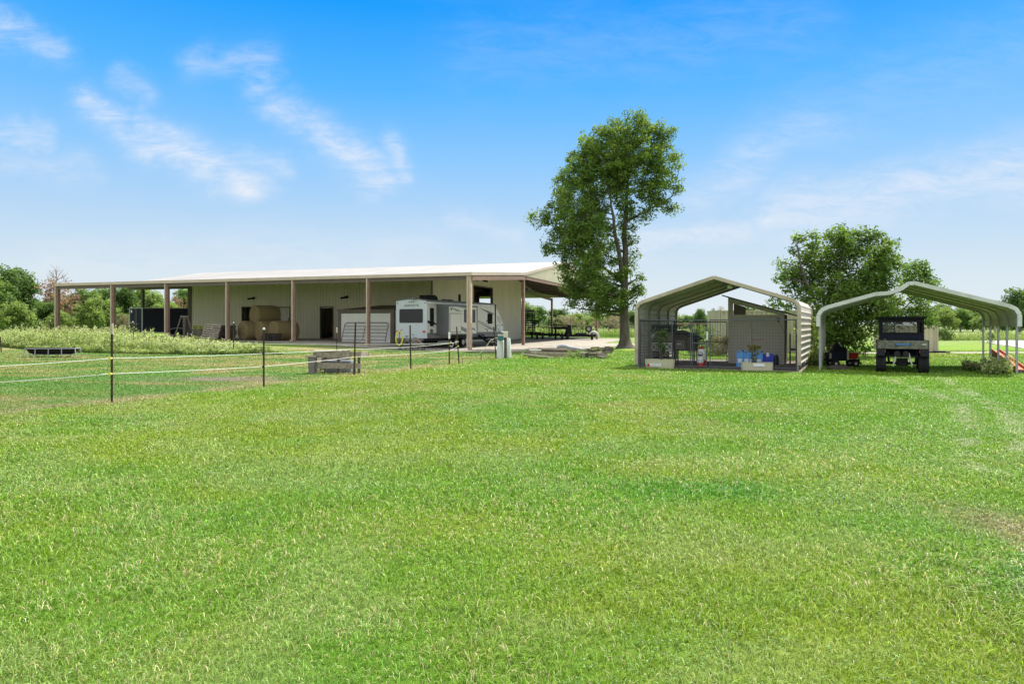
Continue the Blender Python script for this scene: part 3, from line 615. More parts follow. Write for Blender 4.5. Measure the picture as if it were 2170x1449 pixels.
# pallets
def pallet_mesh():
    t = MB(); b = MB(); s = MB()
    for i in range(7): t.box(-.6, .6, -.5 + i * .152, -.5 + i * .152 + .09, .12, .14)
    for i in (0, 3, 6): b.box(-.6, .6, -.5 + i * .152, -.5 + i * .152 + .09, 0, .02)
    for x in (-.6, -.025, .55): s.box(x, x + .05, -.5, .5, .02, .12)
    return t, s, b
pal0 = empty('wooden_pallet', (0, 0, 0), 0, 'x', 'pallet', 'wooden pallets under the barn lean-to'); t_, s_, b_m = pallet_mesh()
t_.build('deck_boards', M['wood'], pal0); s_.build('stringers', M['wood'], pal0); b_m.build('bottom_boards', M['wood'], pal0)
def place_pallet(o, loc, rot, label, sc=1.0, mat=None):
    o.location = loc; o.rotation_euler = rot; o.scale = (sc, sc, sc); o['label'] = label
    if mat:
        for c_ in o.children: c_.data = c_.data.copy(); c_.data.materials[0] = mat
first = True
names = ['bottom', 'second', 'third', 'fourth', 'fifth', 'sixth', 'seventh', 'eighth', 'ninth']
for i in range(6):
    c = gnd(429, 53.5); o = pal0 if first else copy_tree(pal0); first = False
    place_pallet(o, (c.x + .05 * math.sin(i * 2), c.y, c.z + .02 + i * .15), (0, 0, -R(19) + .05 * math.sin(i * 3)), f'weathered pallet, {names[i]} from the ground in the left stack below the yellow pallets', .9)
for i in range(2):
    c = gnd(428, 53.5); o = copy_tree(pal0)
    place_pallet(o, (c.x, c.y, c.z + .92 + i * .15), (0, 0, -R(19)), ('upper' if i else 'lower') + ' of the two yellow pallets topping the left stack', .85, M['wood_yellow'])
c = gnd(454, 52.5); o = copy_tree(pal0); place_pallet(o, (c.x, c.y - .35, c.z + .72), (R(68), R(4), -R(14)), 'grey pallet leaning upright in front of the dark pallet stack', 1.15)
for i in range(8):
    c = gnd(478, 54.5); o = copy_tree(pal0)
    place_pallet(o, (c.x + .06 * math.sin(i * 5), c.y, c.z + .02 + i * .15), (0, 0, -R(19) + .06 * math.sin(i * 2.2)), f'dark weathered pallet, {names[i]} from the ground in the stack left of the bales', 1.0, M['wood_dark'])
for i in range(4):
    c = gnd(576, 52.6); o = copy_tree(pal0)
    place_pallet(o, (c.x + .05 * math.sin(i * 5), c.y, c.z + .02 + i * .15), (0, 0, -R(19) + .06 * math.sin(i * 2.2)), f'dark pallet, {names[i]} from the ground in the low stack before the right bales', .95, M['wood_dark'])
# A-frame implement
c = gnd(392, 52.8); af = empty('post_driver', (c.x, c.y, c.z), -R(19), 'brown steel A-frame implement with upright post and black hose by the dark trailer', 'farm implement')
m_ = MB(); m_.box(-.12, .12, -.1, .1, 0, 1.85); m_.build('mast', M['wood_dark'], af)
m_ = MB(); m_.bar((-1.0, 0, .35), (-.35, 0, 1.9), .08, .08); m_.bar((.25, 0, 1.85), (.62, 0, .9), .07, .07); m_.bar((-.42, 0, 1.9), (.32, 0, 1.88), .1, .14); m_.build('a_frame', M['dark_frame'], af)
m_ = MB(); m_.bar((-1.6, 0, .42), (.1, 0, .35), .12, .2); m_.bar((.1, 0, .5), (.7, 0, .55), .08, .08); m_.build('drawbar', M['dark_frame'], af)
m_ = MB(); m_.tube([(.1 + .32 * math.sin(t), -.12, 1.0 - .42 * math.cos(t)) for t in np.linspace(0, 3.1, 12)], .03, 6); m_.build('hose', M['rubber'], af)
for x in (-1.3, -.9):
    m_ = MB(); m_.cyl((x, -.12, .22), (x, .12, .22), .22, 18); m_.build('wheel', M['rubber'], af, smooth=True)

# black enclosed cargo trailer left of the barn
LT = Frame(at(275, 700, 68.5).x, 68.5, R(14)); tz0 = float(G(LT.o.x, LT.o.y))
ct = empty('cargo_trailer', (LT.o.x, LT.o.y, tz0), -R(14), 'black enclosed cargo trailer with silver corner trims parked left of the barn', 'trailer')
CTW = 2.15
zt_ = CAMH + (HY - 653) / FPX * 68.5 - tz0
# local x along the rear then side; rear doors face left-front
e_r = Vector((1, 0)); 
ra = 1.95; rear_dir = Vector((math.cos(R(10)), -math.sin(R(10)))); side_dir = Vector((math.sin(R(62)), math.cos(R(62))))
def ctp(r_, s_, z_, out=0.0):
    p = rear_dir * r_ + side_dir * s_ + Vector((-rear_dir.y, rear_dir.x)) * -out; return Vector((p.x, p.y, z_))
m_ = MB(); m_.hexa([ctp(0, 0, .45), ctp(ra, 0, .45), ctp(ra, 6.5, .45), ctp(0, 6.5, .45), ctp(0, 0, zt_), ctp(ra, 0, zt_), ctp(ra, 6.5, zt_), ctp(0, 6.5, zt_)]); body = m_.build('body', M['navy'], ct)
m_ = MB()
for r_ in (0.03, ra * .95): m_.bar(ctp(r_, -.03, .4), ctp(r_, -.03, zt_ + .02), .13, .05)
m_.bar(ctp(0, -.02, zt_), ctp(ra, -.02, zt_), .06, .1); m_.bar(ctp(ra + .02, 0, zt_), ctp(ra + .02, 6.5, zt_), .06, .08); m_.bar(ctp(ra + .02, 0, .5), ctp(ra + .02, 6.5, .5), .05, .1); m_.build('corner_trim', M['galv'], body)
for r_ in (.46, .56):
    m_ = MB(); m_.tube([ctp(ra * r_, -.06, .45), ctp(ra * r_, -.06, zt_ - .05)], .02, 6); m_.bar(ctp(ra * r_, -.08, 1.35), ctp(ra * (r_ + (.14 if r_ > .5 else -.14)), -.08, 1.35), .03, .05); m_.build('door_bar', M['galv'], body)
for s_ in (2.6, 3.5):
    m_ = MB(); p = ctp(ra, s_, .36); q = ctp(ra + .22, s_, .36); m_.cyl(p, q, .36, 20); w_ = m_.build('wheel', M['rubber'], ct, smooth=True)
m_ = MB(); m_.tube([ctp(ra + .12, 3.05 + 1.05 * math.cos(t), .38 + .55 * math.sin(t)) for t in np.linspace(3.14, 0, 14)], .05, 6); m_.build('fender', M['galv'], ct)
m_ = MB(); m_.box(.18, .42, -.06, -.035, zt_ - .45, zt_ - .2); m_.build('sticker', M['white'], body)
# ------------------------------------------------------------------ lettering
def text_mesh(name, s, size, Mx, mat, parent, shear=0.0, ext=.004, sx=1.0):
    cu = bpy.data.curves.new(name, 'FONT'); cu.body = s; cu.size = size; cu.shear = shear; cu.extrude = ext; cu.align_x = 'CENTER'; cu.align_y = 'CENTER'; cu.resolution_u = 3
    t = bpy.data.objects.new(name, cu); col.objects.link(t); dg = bpy.context.evaluated_depsgraph_get(); dg.update()
    me = bpy.data.meshes.new_from_object(t.evaluated_get(dg)); bpy.data.objects.remove(t); bpy.data.curves.remove(cu)
    me.transform(Mx @ Matrix.Diagonal((sx, 1, 1, 1))); me.materials.clear(); me.materials.append(mat)
    o = bpy.data.objects.new(name, me); col.objects.link(o); o.parent = parent; return o
def rrect(x0, x1, z0, z1, r=.1, n=5):
    out = []
    for cx, cz, a0 in ((x1 - r, z1 - r, 0), (x0 + r, z1 - r, 90), (x0 + r, z0 + r, 180), (x1 - r, z0 + r, 270)):
        for i in range(n + 1):
            a = R(a0 + 90 * i / n); out.append((cx + r * math.cos(a), cz + r * math.sin(a)))
    return out
# ------------------------------------------------------------------ travel trailer
RV = Frame(-5.77, 46.5, R(27)); rz0 = float(G(*RV.o)) ; rv = empty('travel_trailer', (RV.o.x, RV.o.y, rz0), -R(27), 'white and grey travel trailer with its side room slid out, parked under the barn lean-to', 'travel trailer')
RW = 2.55; ZB0, ZT0 = .72, 3.30
def rvy(px, a=0.0): return RV.b_at(px, a)
def rvz(py, y, a=0.0): return RV.z(py, a, y) - rz0
yl = rvy(1067.0); yc = yl - 1.6
side = [(0, ZB0 + .02), (0, ZT0), (yl - 1.75, ZT0), (yl - .85, ZT0 - .62), (yl - .22, ZT0 - 1.35), (yl, ZT0 - 1.75), (yl - .05, ZB0 + .35), (yl - .35, ZB0 + .02)]
m_ = MB(); m_.prism(side, lambda y, z: Vector((-RW, y, z)), lambda y, z: Vector((0, y, z))); body = m_.build('body', M['rv_cream'], rv, bevel=.03)
m_ = MB()
rp = [(-RW - .01, ZB0)] + [(-RW - .01 + (RW + .02) * t, ZT0 - .02 + .12 * math.sin(math.pi * t)) for t in np.linspace(0, 1, 13)] + [(.01, ZB0)]
m_.prism(rp, lambda x, z: Vector((x, -.035, z)), lambda x, z: Vector((x, -.003, z))); m_.build('rear_cap', M['rv_white'], body)
m_ = MB(); ar = [(-RW - .04 + (RW + .08) * t, ZT0 + .02 + .12 * math.sin(math.pi * t)) for t in np.linspace(0, 1, 13)]
for i in range(12):
    (x0, z0), (x1, z1) = ar[i], ar[i + 1]; m_.bar((x0, -.07, z0), (x1, -.07, z1), .06, .04); m_.hexa([Vector(p) for p in ((x0, -.06, z0 - .03), (x1, -.06, z1 - .03), (x1, yl - 1.7, z1 - .03), (x0, yl - 1.7, z0 - .03), (x0, -.06, z0), (x1, -.06, z1), (x1, yl - 1.7, z1), (x0, yl - 1.7, z0))])
m_.bar((.02, -.05, ZT0 - .02), (.02, yl - 1.65, ZT0 - .02), .08, .09); m_.build('roof_edge', M['rv_grey'], rv)
m_ = MB(); m_.bar((.08, .1, ZT0 - .16), (.08, yl - 1.9, ZT0 - .16), .13, .13); m_.build('rolled_awning', M['white_trim'], rv)
m_ = MB(); m_.prism(rrect(-RW + .28, -.32, 1.78, 2.73, .1), lambda x, z: Vector((x, -.055, z)), lambda x, z: Vector((x, -.036, z))); m_.build('rear_window', M['glass'], body)
text_mesh('lettering', 'AEROLITE', .22, Matrix.Translation((-RW / 2, -.045, 2.96)) @ Matrix.Rotation(R(90), 4, 'X'), M['rv_grey'], body, .25, .004, 1.25)
for x in (-RW + .12, -.12, -RW / 2 - .17, -RW / 2, -RW / 2 + .17):
    m_ = MB(); m_.cyl((x, -.07, 3.16 + (.05 if abs(x + RW / 2) < .3 else -.03)), (x, -.036, 3.16 + (.05 if abs(x + RW / 2) < .3 else -.03)), .035, 10); m_.build('marker_light', M['black'], body)
for x in (-RW + .14, -.22):
    m_ = MB(); m_.prism(rrect(x - .11, x + .11, 1.12, 1.24, .05), lambda x, z: Vector((x, -.07, z)), lambda x, z: Vector((x, -.036, z))); m_.build('tail_light', M['red_lens'], body)
m_ = MB(); m_.box(-RW + .2, -.25, -.15, -.04, .55, .70); m_.build('bumper', M['dark_frame'], rv)
# dark skirt along the side
m_ = MB(); y925 = rvy(925); m_.box(0.003, .02, .02, yl - .55, ZB0, ZB0 + .36); m_.prism([(yl - .55, ZB0), (yl - .12, ZB0 + .14), (yl - .02, ZB0 + .36), (yl - .55, ZB0 + .36)], lambda y, z: Vector((.003, y, z)), lambda y, z: Vector((.02, y, z))); m_.build('skirt', M['rv_grey'], body)
def sw(name, p0, p1, t0, t1, mat='glass', off=.012, r=.07, par=None):
    m = MB(); m.prism(rrect(p0, p1, t0, t1, r), lambda y, z: Vector((off - .009, y, z)), lambda y, z: Vector((off + .01, y, z))); return m.build(name, M[mat], par or body)
y0, y1 = rvy(911), rvy(919); sw('side_window', y0, y1, 1.55, 2.80)
m_ = MB(); m_.prism([(.05, 1.98), (y0 + .02, 1.86), (y0 + .02, 1.72), (.05, 1.78)], lambda y, z: Vector((.003, y, z)), lambda y, z: Vector((.010, y, z)))
m_.prism([(y1, 1.83), (y925 + .1, 1.70), (y925 + .1, 1.64), (y1, 1.68)], lambda y, z: Vector((.003, y, z)), lambda y, z: Vector((.010, y, z))); m_.build('stripe', M['black'], body)
sw('hatch', rvy(911.5), rvy(917), ZB0 + .36, ZB0 + .62, 'rv_grey', .012, .02)
# the slid-out room
SO = .96; yo0 = rvy(925); yo1 = RV.b_at(1011, SO); m_ = MB(); m_.box(0, SO, yo0, yo1, 1.02, 3.02); so = m_.build('slide_out', M['rv_cream'], rv, bevel=.02)
m_ = MB(); m_.box(.01, SO - .03, yo0 - .012, yo0 - .003, 1.03, 2.92); m_.build('dark_end', M['rv_grey'], so)
m_ = MB(); m_.box(SO - .02, SO + .03, yo0 - .03, yo1 + .03, 2.92, 3.04); m_.box(SO - .02, SO + .03, yo1 - .05, yo1 + .03, 1.0, 2.92); m_.box(SO - .02, SO + .03, yo0 - .03, yo0 + .05, 1.0, 2.92); m_.box(0, SO - .02, yo0 - .03, yo0 - .0125, 2.93, 3.04); m_.build('flange', M['rv_grey'], so)
m_ = MB(); m_.box(.02, SO, yo0 + .02, yo1 - .02, .93, 1.018); m_.build('underframe', M['rv_grey'], so)
Y = lambda px: RV.b_at(px, SO)
sw('access_panel', Y(953), Y(977), 1.12, 2.45, 'rv_grey', SO + .004, .06, so); sw('access_panel', Y(953) + .04, Y(977) - .04, 1.16, 2.41, 'rv_cream', SO + .012, .05, so)
sw('window', Y(983.5), Y(1007), 1.80, 2.75, 'glass', SO + .012, .08, so)
m_ = MB(); m_.cyl((SO, Y(956), 2.72), (SO + .04, Y(956), 2.72), .06, 14); m_.build('vent', M['black'], so)
def decal(pts, off, par, mat='rv_decal'):
    m = MB(); m.prism(pts, lambda y, z: Vector((off, y, z)), lambda y, z: Vector((off + .004, y, z))); m.build('decal', M[mat], par)
decal([(Y(951), 2.92), (Y(970), 2.70), (Y(980), 2.58), (Y(968), 2.60)], SO + .002, so); decal([(Y(965), 2.93), (Y(985), 2.84), (Y(1000), 2.62), (Y(994), 2.86), (Y(1006), 2.93)], SO + .002, so)
decal([(Y(956), 1.62), (Y(975), 1.58), (Y(1003), 1.10), (Y(988), 1.08)], SO + .002, so); decal([(Y(985), 1.52), (Y(1005), 1.40), (Y(1008), 1.20)], SO + .002, so)
text_mesh('lettering', 'AEROLITE', .12, Matrix.Translation((SO + .008, Y(992.5), 1.66)) @ Matrix.Rotation(R(90), 4, 'Z') @ Matrix.Rotation(R(90), 4, 'X'), M['rv_decal'], so, .2, .003, 1.3)
# forward side
sw('side_window', rvy(1033), rvy(1043.2), 1.72, 2.52); sw('side_window', rvy(1033.8), rvy(1042.4), 1.78, 2.46, 'glass', .02)
m_ = MB(); m_.box(.003, .03, rvy(1048.5), rvy(1050.5), 1.12, ZT0 - .02); m_.build('cap_seam', M['black'], body)
decal([(rvy(1015), 2.95), (rvy(1034), 2.58), (rvy(1048), 2.48), (rvy(1038), 2.50)], .004, body); decal([(rvy(1019), 2.90), (rvy(1042), 2.66), (rvy(1048), 2.50)], .004, body)
decal([(rvy(1012), 1.86), (rvy(1047), 1.33), (rvy(1052), 1.22), (rvy(1040), 1.26)], .004, body); decal([(rvy(1012), 1.68), (rvy(1027), 1.36), (rvy(1038), 1.30), (rvy(1030), 1.27)], .004, body)
decal([(rvy(1013), 1.98), (rvy(1049), 1.40), (rvy(1013), 1.90)], .004, body); decal([(rvy(1054), 2.40), (rvy(1064.5), 1.85), (rvy(1055), 2.22)], .004, body); decal([(rvy(1054), 2.18), (rvy(1065.5), 1.55), (rvy(1055), 2.02)], .004, body)
sw('hatch', rvy(1052), rvy(1060.5), 1.14, 1.62, 'rv_grey', .004, .06); sw('hatch', rvy(1052.4), rvy(1060.1), 1.17, 1.59, 'rv_white', .012, .05)
for (px, z_) in ((1031, 1.95), (1032, 1.18), (1056, 1.28), (1064, 1.62)):
    m_ = MB(); m_.cyl((.003, rvy(px), z_), (.05, rvy(px), z_), .045, 10); m_.build('fitting', M['black'], body)
# roof gear
m_ = MB(); ya_ = rvy(927); m_.prism([(0, 0), (0, .33), (.9, .36), (1.15, .26), (1.3, 0)], lambda y, z: Vector((-1.55, ya_ + y, ZT0 + .1 + z)), lambda y, z: Vector((-.75, ya_ + y, ZT0 + .1 + z))); m_.build('air_conditioner', M['black'], rv, bevel=.05)
for px in (902, 967.5, 978): 
    m_ = MB(); y_ = rvy(px); m_.box(-1.2, -.8, y_ - .2, y_ + .2, ZT0 + .1, ZT0 + .22); m_.build('roof_vent', M['rv_grey'], rv, bevel=.02)
m_ = MB(); y_ = rvy(993); m_.box(-.9, -.8, y_, y_ + .2, ZT0 + .1, ZT0 + .65); m_.build('antenna', M['black'], rv)
# running gear
def wheel(parent, x, y, r_, w, name='wheel', rim=True, face=1, matr='chrome'):
    m = MB(); m.lathe([(r_ * .55, -w / 2), (r_ * .93, -w / 2), (r_, -w / 2 * .7), (r_, w / 2 * .7), (r_ * .93, w / 2), (r_ * .55, w / 2), (r_ * .5, w / 2 - .03)], Matrix.Translation((x, y, r_)) @ Matrix.Rotation(R(90), 4, 'Y'), 28)
    o = m.build(name, M['rubber'], parent, smooth=True)
    if rim:
        m = MB(); f = Matrix.Translation((x, y, r_)) @ Matrix.Rotation(R(90 * face), 4, 'Y'); m.lathe([(.001, w / 2 + .02), (r_ * .14, w / 2 + .02), (r_ * .16, w / 2 - .03), (r_ * .5, w / 2 - .05), (r_ * .56, w / 2 + .003), (r_ * .60, w / 2 - .01)], f, 24)
        for k in range(6):
            a = k * math.pi / 3; m.add([f @ Vector((r_ * .14 * math.cos(a - .35), r_ * .14 * math.sin(a - .35), w / 2)), f @ Vector((r_ * .52 * math.cos(a - .16), r_ * .52 * math.sin(a - .16), w / 2 - .005)), f @ Vector((r_ * .52 * math.cos(a + .16), r_ * .52 * math.sin(a + .16), w / 2 - .005)), f @ Vector((r_ * .14 * math.cos(a + .35), r_ * .14 * math.sin(a + .35), w / 2))], [(0, 1, 2, 3)])
        m.build('rim', M[matr], o, smooth=True)
    return o
yw = rvy(979.5)
for y_ in (yw - 1.0, yw):
    wheel(rv, .0, y_, .36, .24); wheel(rv, -RW + .05, y_, .36, .24, face=-1)
m_ = MB(); m_.prism([(yw - 1.55, ZB0 + .02), (yw - 1.35, ZB0 + .22), (yw - .9, ZB0 + .3), (yw + .1, ZB0 + .3), (yw + .45, ZB0 + .2), (yw + .62, ZB0 + .02)], lambda y, z: Vector((.021, y, z)), lambda y, z: Vector((.05, y, z))); m_.build('wheel_arch', M['black'], body)
m_ = MB(); m_.box(-RW + .3, -.28, .1, yl - .4, .50, .71); m_.bar((-RW / 2 - .9, yl - .5, .55), (-RW / 2, yl + 1.1, .5), .1, .12); m_.bar((-RW / 2 + .9, yl - .5, .55), (-RW / 2, yl + 1.1, .5), .1, .12); m_.build('chassis', M['black'], rv)
m_ = MB(); m_.box(-RW / 2 - .05, -RW / 2 + .05, yl + .8, yl + .9, .05, .9); m_.box(-RW / 2 - .12, -RW / 2 + .12, yl + .73, yl + .97, 0.0, .05); m_.build('tongue_jack', M['black'], rv)
for y_ in (.9, yl - 1.2):
    m_ = MB(); m_.bar((-.3, y_, .55), (-.3, y_ + .25, .02), .06, .06); m_.box(-.42, -.18, y_ + .15, y_ + .4, 0, .03); m_.build('stabilizer', M['black'], rv)
ys_ = rvy(1012.5); m_ = MB(); m_.bar((.05, ys_, .85), (1.35, ys_, .05), .05, .16); m_.bar((.05, ys_ + .62, .85), (1.35, ys_ + .62, .05), .05, .16); stp = m_.build('entry_steps', M['black'], rv)
for i in range(3):
    x_ = .25 + .38 * i; z_ = .80 - .23 * i; m_ = MB(); m_.box(x_, x_ + .26, ys_ + .03, ys_ + .59, z_ - .03, z_); m_.build('tread', M['galv'], stp)
m_ = MB(); m_.box(-.2, .0, rvy(987), rvy(992), .28, .58); m_.build('drain_box', M['white'], rv)

# hose coil hanging on a short post beside the travel trailer
c = gnd(845.5, 44.2); hr = empty('hose_post', (c.x, c.y, c.z), 0, 'thin stake holding the yellow hose coil left of the travel trailer', 'post')
m_ = MB(); m_.tube([(0, 0, -.1), (.02, 0, 1.15), (.2, 0, 1.35)], .025, 6); m_.build('stake', M['dark_frame'], hr)
m_ = MB()
for k in range(7):
    r0 = .26 + .015 * (k % 3); m_.tube([(r0 * math.cos(t) * .8 + .01 * k, -.05 - .02 * k, .78 + .42 * math.sin(t) * (1 + .04 * (k % 4)) - .02 * (k % 2)) for t in np.linspace(0, 2 * math.pi, 25)], .022, 6, False)
hc = m_.build('garden_hose', M['yellow'], None, smooth=True); hc.location = (c.x, c.y, c.z); tag(hc, 'yellow garden hose coiled on a stake at the corner of the travel trailer', 'hose')
# bicycle and small boards behind the trailer
c = gnd(867, 44.6); bk = empty('bicycle', (c.x, c.y, c.z), R(20), 'small grey bicycle leaning behind the travel trailer', 'bicycle')
for x in (-.42, .42):
    m_ = MB(); m_.tube([(x + .30 * math.cos(t), .02, .32 + .30 * math.sin(t)) for t in np.linspace(0, 2 * math.pi, 25)], .022, 6, False)
    for k in range(8): m_.tube([(x, .02, .32), (x + .29 * math.cos(k * .785), .02, .32 + .29 * math.sin(k * .785))], .006, 4)
    m_.build('wheel', M['rubber'], bk)
m_ = MB()
for a, b in (((-.42, 0, .32), (-.12, 0, .72)), ((-.12, 0, .72), (.05, 0, .32)), ((-.12, 0, .68), (.30, 0, .74)), ((.05, 0, .32), (.30, 0, .70)), ((-.42, 0, .32), (.05, 0, .32)), ((.30, 0, .80), (.42, 0, .32)), ((-.12, 0, .7), (-.15, 0, .88)), ((.30, 0, .74), (.26, 0, .98))): m_.tube([a, b], .02, 6)
m_.build('frame', M['galv'], bk); m_ = MB(); m_.tube([(.26, -.25, 1.02), (.26, 0, .98), (.26, .25, 1.02)], .017, 6); m_.build('handlebar', M['black'], bk)
m_ = MB(); m_.box(-.27, -.05, -.06, .06, .87, .92); m_.build('saddle', M['black'], bk, bevel=.02)
c = gnd(872, 44.9); bx = empty('feed_rack', (c.x, c.y, c.z), -R(10), 'low reddish brown wooden rack behind the travel trailer', 'rack')
m_ = MB(); m_.box(-.9, .9, -.25, .25, .30, .38); m_.build('top', M['wood'], bx)
for x in (-.85, .8):
    for y in (-.22, .2):
        m_ = MB(); m_.box(x, x + .06, y, y + .06, 0, .3); m_.build('leg', M['wood_dark'], bx)
m_ = MB(); m_.hexa([Vector(p) for p in ((-.1, .05, .38), (.75, .05, .38), (.75, .22, .38), (-.1, .22, .38), (.1, .1, .85), (.35, .1, .80), (.35, .16, .80), (.1, .16, .85))]); sck = m_.build('feed_sack', pmat('sack', (.26, .20, .17), .9, 0, .2, 8), None); sck.location = bx.location; sck.rotation_euler = bx.rotation_euler; tag(sck, 'brown slumped sack on the rack behind the travel trailer', 'sack')

# utility pedestal with white barrels
c = gnd(1066, 34.3); 
def barrel(px, Y, w, h, lab, tilt=0):
    c = gnd(px, Y); r_ = w / 2; m = MB(); m.lathe([(.001, 0), (r_ * 1.0, 0), (r_ * 1.02, .1), (r_ * .93, h * .9), (r_ * .90, h * .93), (r_ * .80, h), (.001, h)], Matrix.Rotation(tilt, 4, 'Y'), 28)
    root = empty('white_barrel', c, 0, lab, 'barrel'); m.build('drum', M['white'], root, smooth=True); m = MB(); m.lathe([(r_ * .82, h), (r_ * .84, h + .03), (.001, h + .035)], Matrix.Rotation(tilt, 4, 'Y'), 28); m.build('lid', M['white'], root, smooth=True)
barrel(1061, 34.3, .37, .92, 'white plastic barrel left of the wooden post, under the teal box'); barrel(1077.5, 34.6, .29, .98, 'taller slim white plastic barrel right of the wooden post', -.03)
up = empty('utility_post', (c.x, c.y - .28, c.z), 0, 'brown wooden utility post with flat white cap between white barrels', 'post')
pc = gnd(1071, 34.0); up.location = pc
m_ = MB(); m_.box(-.07, .07, -.07, .07, -.1, 1.30); m_.build('post', M['wood_dark'], up)
m_ = MB(); m_.box(-.20, .14, -.12, .12, 1.30, 1.35); m_.build('cap', M['white'], up)
m_ = MB(); m_.box(-.36, -.10, -.16, .1, .90, 1.13); m_.build('junction_box', M['teal'], up, bevel=.01); m_ = MB(); m_.box(-.38, -.09, -.06, .12, 1.13, 1.20); m_.box(-.10, .13, -.12, .12, 1.05, 1.3); m_.build('housing', M['tan_grey'], up)
m_ = MB(); m_.tube([(-.3, 0, 1.05), (-.5, .3, 1.02), (-.8, 1.0, .85), (-1.15, 2.5, .35), (-1.5, 4.0, .06)], .018, 6); m_.build('cable', M['rope'], up)

# ------------------------------------------------------------------ far equipment at the barn's open end
def slat_trailer():
    Yc = 82.5; c = gnd(1119.5, Yc); root = empty('stock_trailer', (c.x, c.y, c.z), R(2), 'tall black slatted livestock trailer at the corner of the barn', 'trailer')
    w = 28 / FPX * Yc; h = (718 - 657) / FPX * Yc
    m = MB()
    for i in range(11):
        z_ = .75 + i * (h - 1.15) / 11; m.box(-w / 2 - 2.0, w / 2, -.03, 0, z_, z_ + .13); m.box(w / 2 - .03, w / 2, 0, 4, z_, z_ + .13)
    m.build('slats', M['black'], root)
    m = MB()
    for x in (-w / 2, -.1, w / 2 - .05): m.box(x, x + .09, -.06, .0, .5, h - .3)
    m.box(w / 2 - .09, w / 2 + .02, 3.9, 4.0, .5, h - .3); m.box(-w / 2 - 2, w / 2, -.05, .05, .5, .72); m.build('frame', M['black'], root)
    m = MB(); m.prism([(-w / 2 - 2, h - .30), (w / 2 + .02, h - .30), (w / 2 - .1, h - .05), (w / 2 - .3, h), (-w / 2 - 2, h)], lambda x, z: Vector((x, -.06, z)), lambda x, z: Vector((x, 4.05, z))); m.build('roof', M['rv_grey'], root)
    m = MB(); m.box(-.75, -.25, .35, .4, .8, 2.0); m.build('white_tank', M['tan_grey'], root)
    for x in (-.55, .45): wheel(root, x, -.05, .38, .2)
    m = MB(); m.box(-w / 2 - 2, w / 2, 0, 4, .55, .62); m.build('floor', M['wood_dark'], root)
slat_trailer()
def flatbed(px0, px1, Yc, lab, ramp_px=None, spare=None, fend=None, rail=True, bed=711, wheels=(), tool=None, rail0=None, tarp=None):
    c = gnd((px0 + px1) / 2, Yc); root = empty('utility_trailer', (c.x, c.y, c.z), 0, lab, 'trailer', 'low utility trailers under the open barn end')
    X = lambda px: (px - CX) / FPX * Yc - c.x; Z = lambda py: CAMH + (HY - py) / FPX * Yc - c.z
    m = MB(); m.box(X(px0), X(px1), -.1, 2.0, Z(bed), Z(bed) + .10); m.box(X(px0), X(px1), -.13, -.103, Z(bed) - .14, Z(bed) + .14); m.bar((X(px0), .9, Z(bed)), (X(px0) - 1.2, .9, Z(bed) - .1), .1, .1); m.build('deck', M['black'], root)
    if rail:
        m = MB(); zr = Z(rail); z1 = Z(bed) + .1; xa = X(rail0 or px0); xb_ = X(px1); m.bar((xa, 1.95, zr), (xb_, 1.95, zr), .07, .07)
        for x in np.linspace(xa + .03, xb_ - .03, 7): m.bar((x, 1.95, z1), (x, 1.95, zr), .05, .05)
        m.build('rail', M['black'], root)
    if ramp_px:
        m = MB(); xa, xb_ = X(ramp_px[0]), X(ramp_px[1]); zt2 = Z(673); zb2 = Z(710)
        for x in (xa, xb_): m.bar((x, .2, zb2), (x, .2, zt2), .07, .07)
        for i in range(8): z_ = zb2 + (zt2 - zb2) * i / 7; m.bar((xa, .2, z_), (xb_, .2, z_), .06, .07)
        m.build('ramp', M['black'], root)
    for wx in wheels:
        wheel(root, X(wx), -.25, .40, .22, rim=False).rotation_euler = (0, 0, 0)
    if spare:
        m = MB(); f = Matrix.Translation((X(spare[0]), -.18, Z(spare[1]))) @ Matrix.Rotation(R(90), 4, 'X'); r_ = .38
        m.lathe([(r_ * .58, -.1), (r_ * .95, -.1), (r_, -.05), (r_, .05), (r_ * .95, .1), (r_ * .58, .1), (r_ * .55, 0), (r_ * .58, -.1)], f, 24); so_ = m.build('spare_tyre', M['rubber'], root, smooth=True)
        m = MB(); m.lathe([(.001, .04), (r_ * .2, .06), (r_ * .56, .05)], f, 20); m.build('rim', M['galv'], so_)
        m = MB(); m.bar((X(spare[0]), -.12, Z(bed)), (X(spare[0]), -.12, Z(spare[1])), .06, .06); m.build('spare_mount', M['black'], root)
    if fend:
        m = MB(); cx = X(fend); m.tube([(cx + .55 * math.cos(t), -.25, .30 + .60 * math.sin(t)) for t in np.linspace(2.6, 0, 10)], .13, 8); m.build('fender', M['white_trim'], root, smooth=True)
    if tool:
        m = MB(); m.hexa([Vector(p) for p in ((X(tool) - .55, -.05, Z(bed) + .1), (X(tool) + .35, -.05, Z(bed) + .1), (X(tool) + .35, .5, Z(bed) + .1), (X(tool) - .55, .5, Z(bed) + .1), (X(tool) - .1, .05, Z(688)), (X(tool) + .2, .05, Z(688)), (X(tool) + .2, .35, Z(688)), (X(tool) - .1, .35, Z(688)))]); m.build('winch_stand', M['black'], root, bevel=.03)
    if tarp:
        m = MB(); m.box(X(tarp[0]), X(tarp[1]), -.12, .6, Z(bed) + .105, Z(bed) + .3); m.build('tool_box', M['dblue'] if False else M['navy'], root, bevel=.03)
    return root
flatbed(1132, 1187, 78.5, 'black utility trailer with tall upright loading ramp, next to the livestock trailer', (1163, 1170.5), rail=694, rail0=1147, bed=709, wheels=(1138, 1149.5), tarp=(1133, 1146))
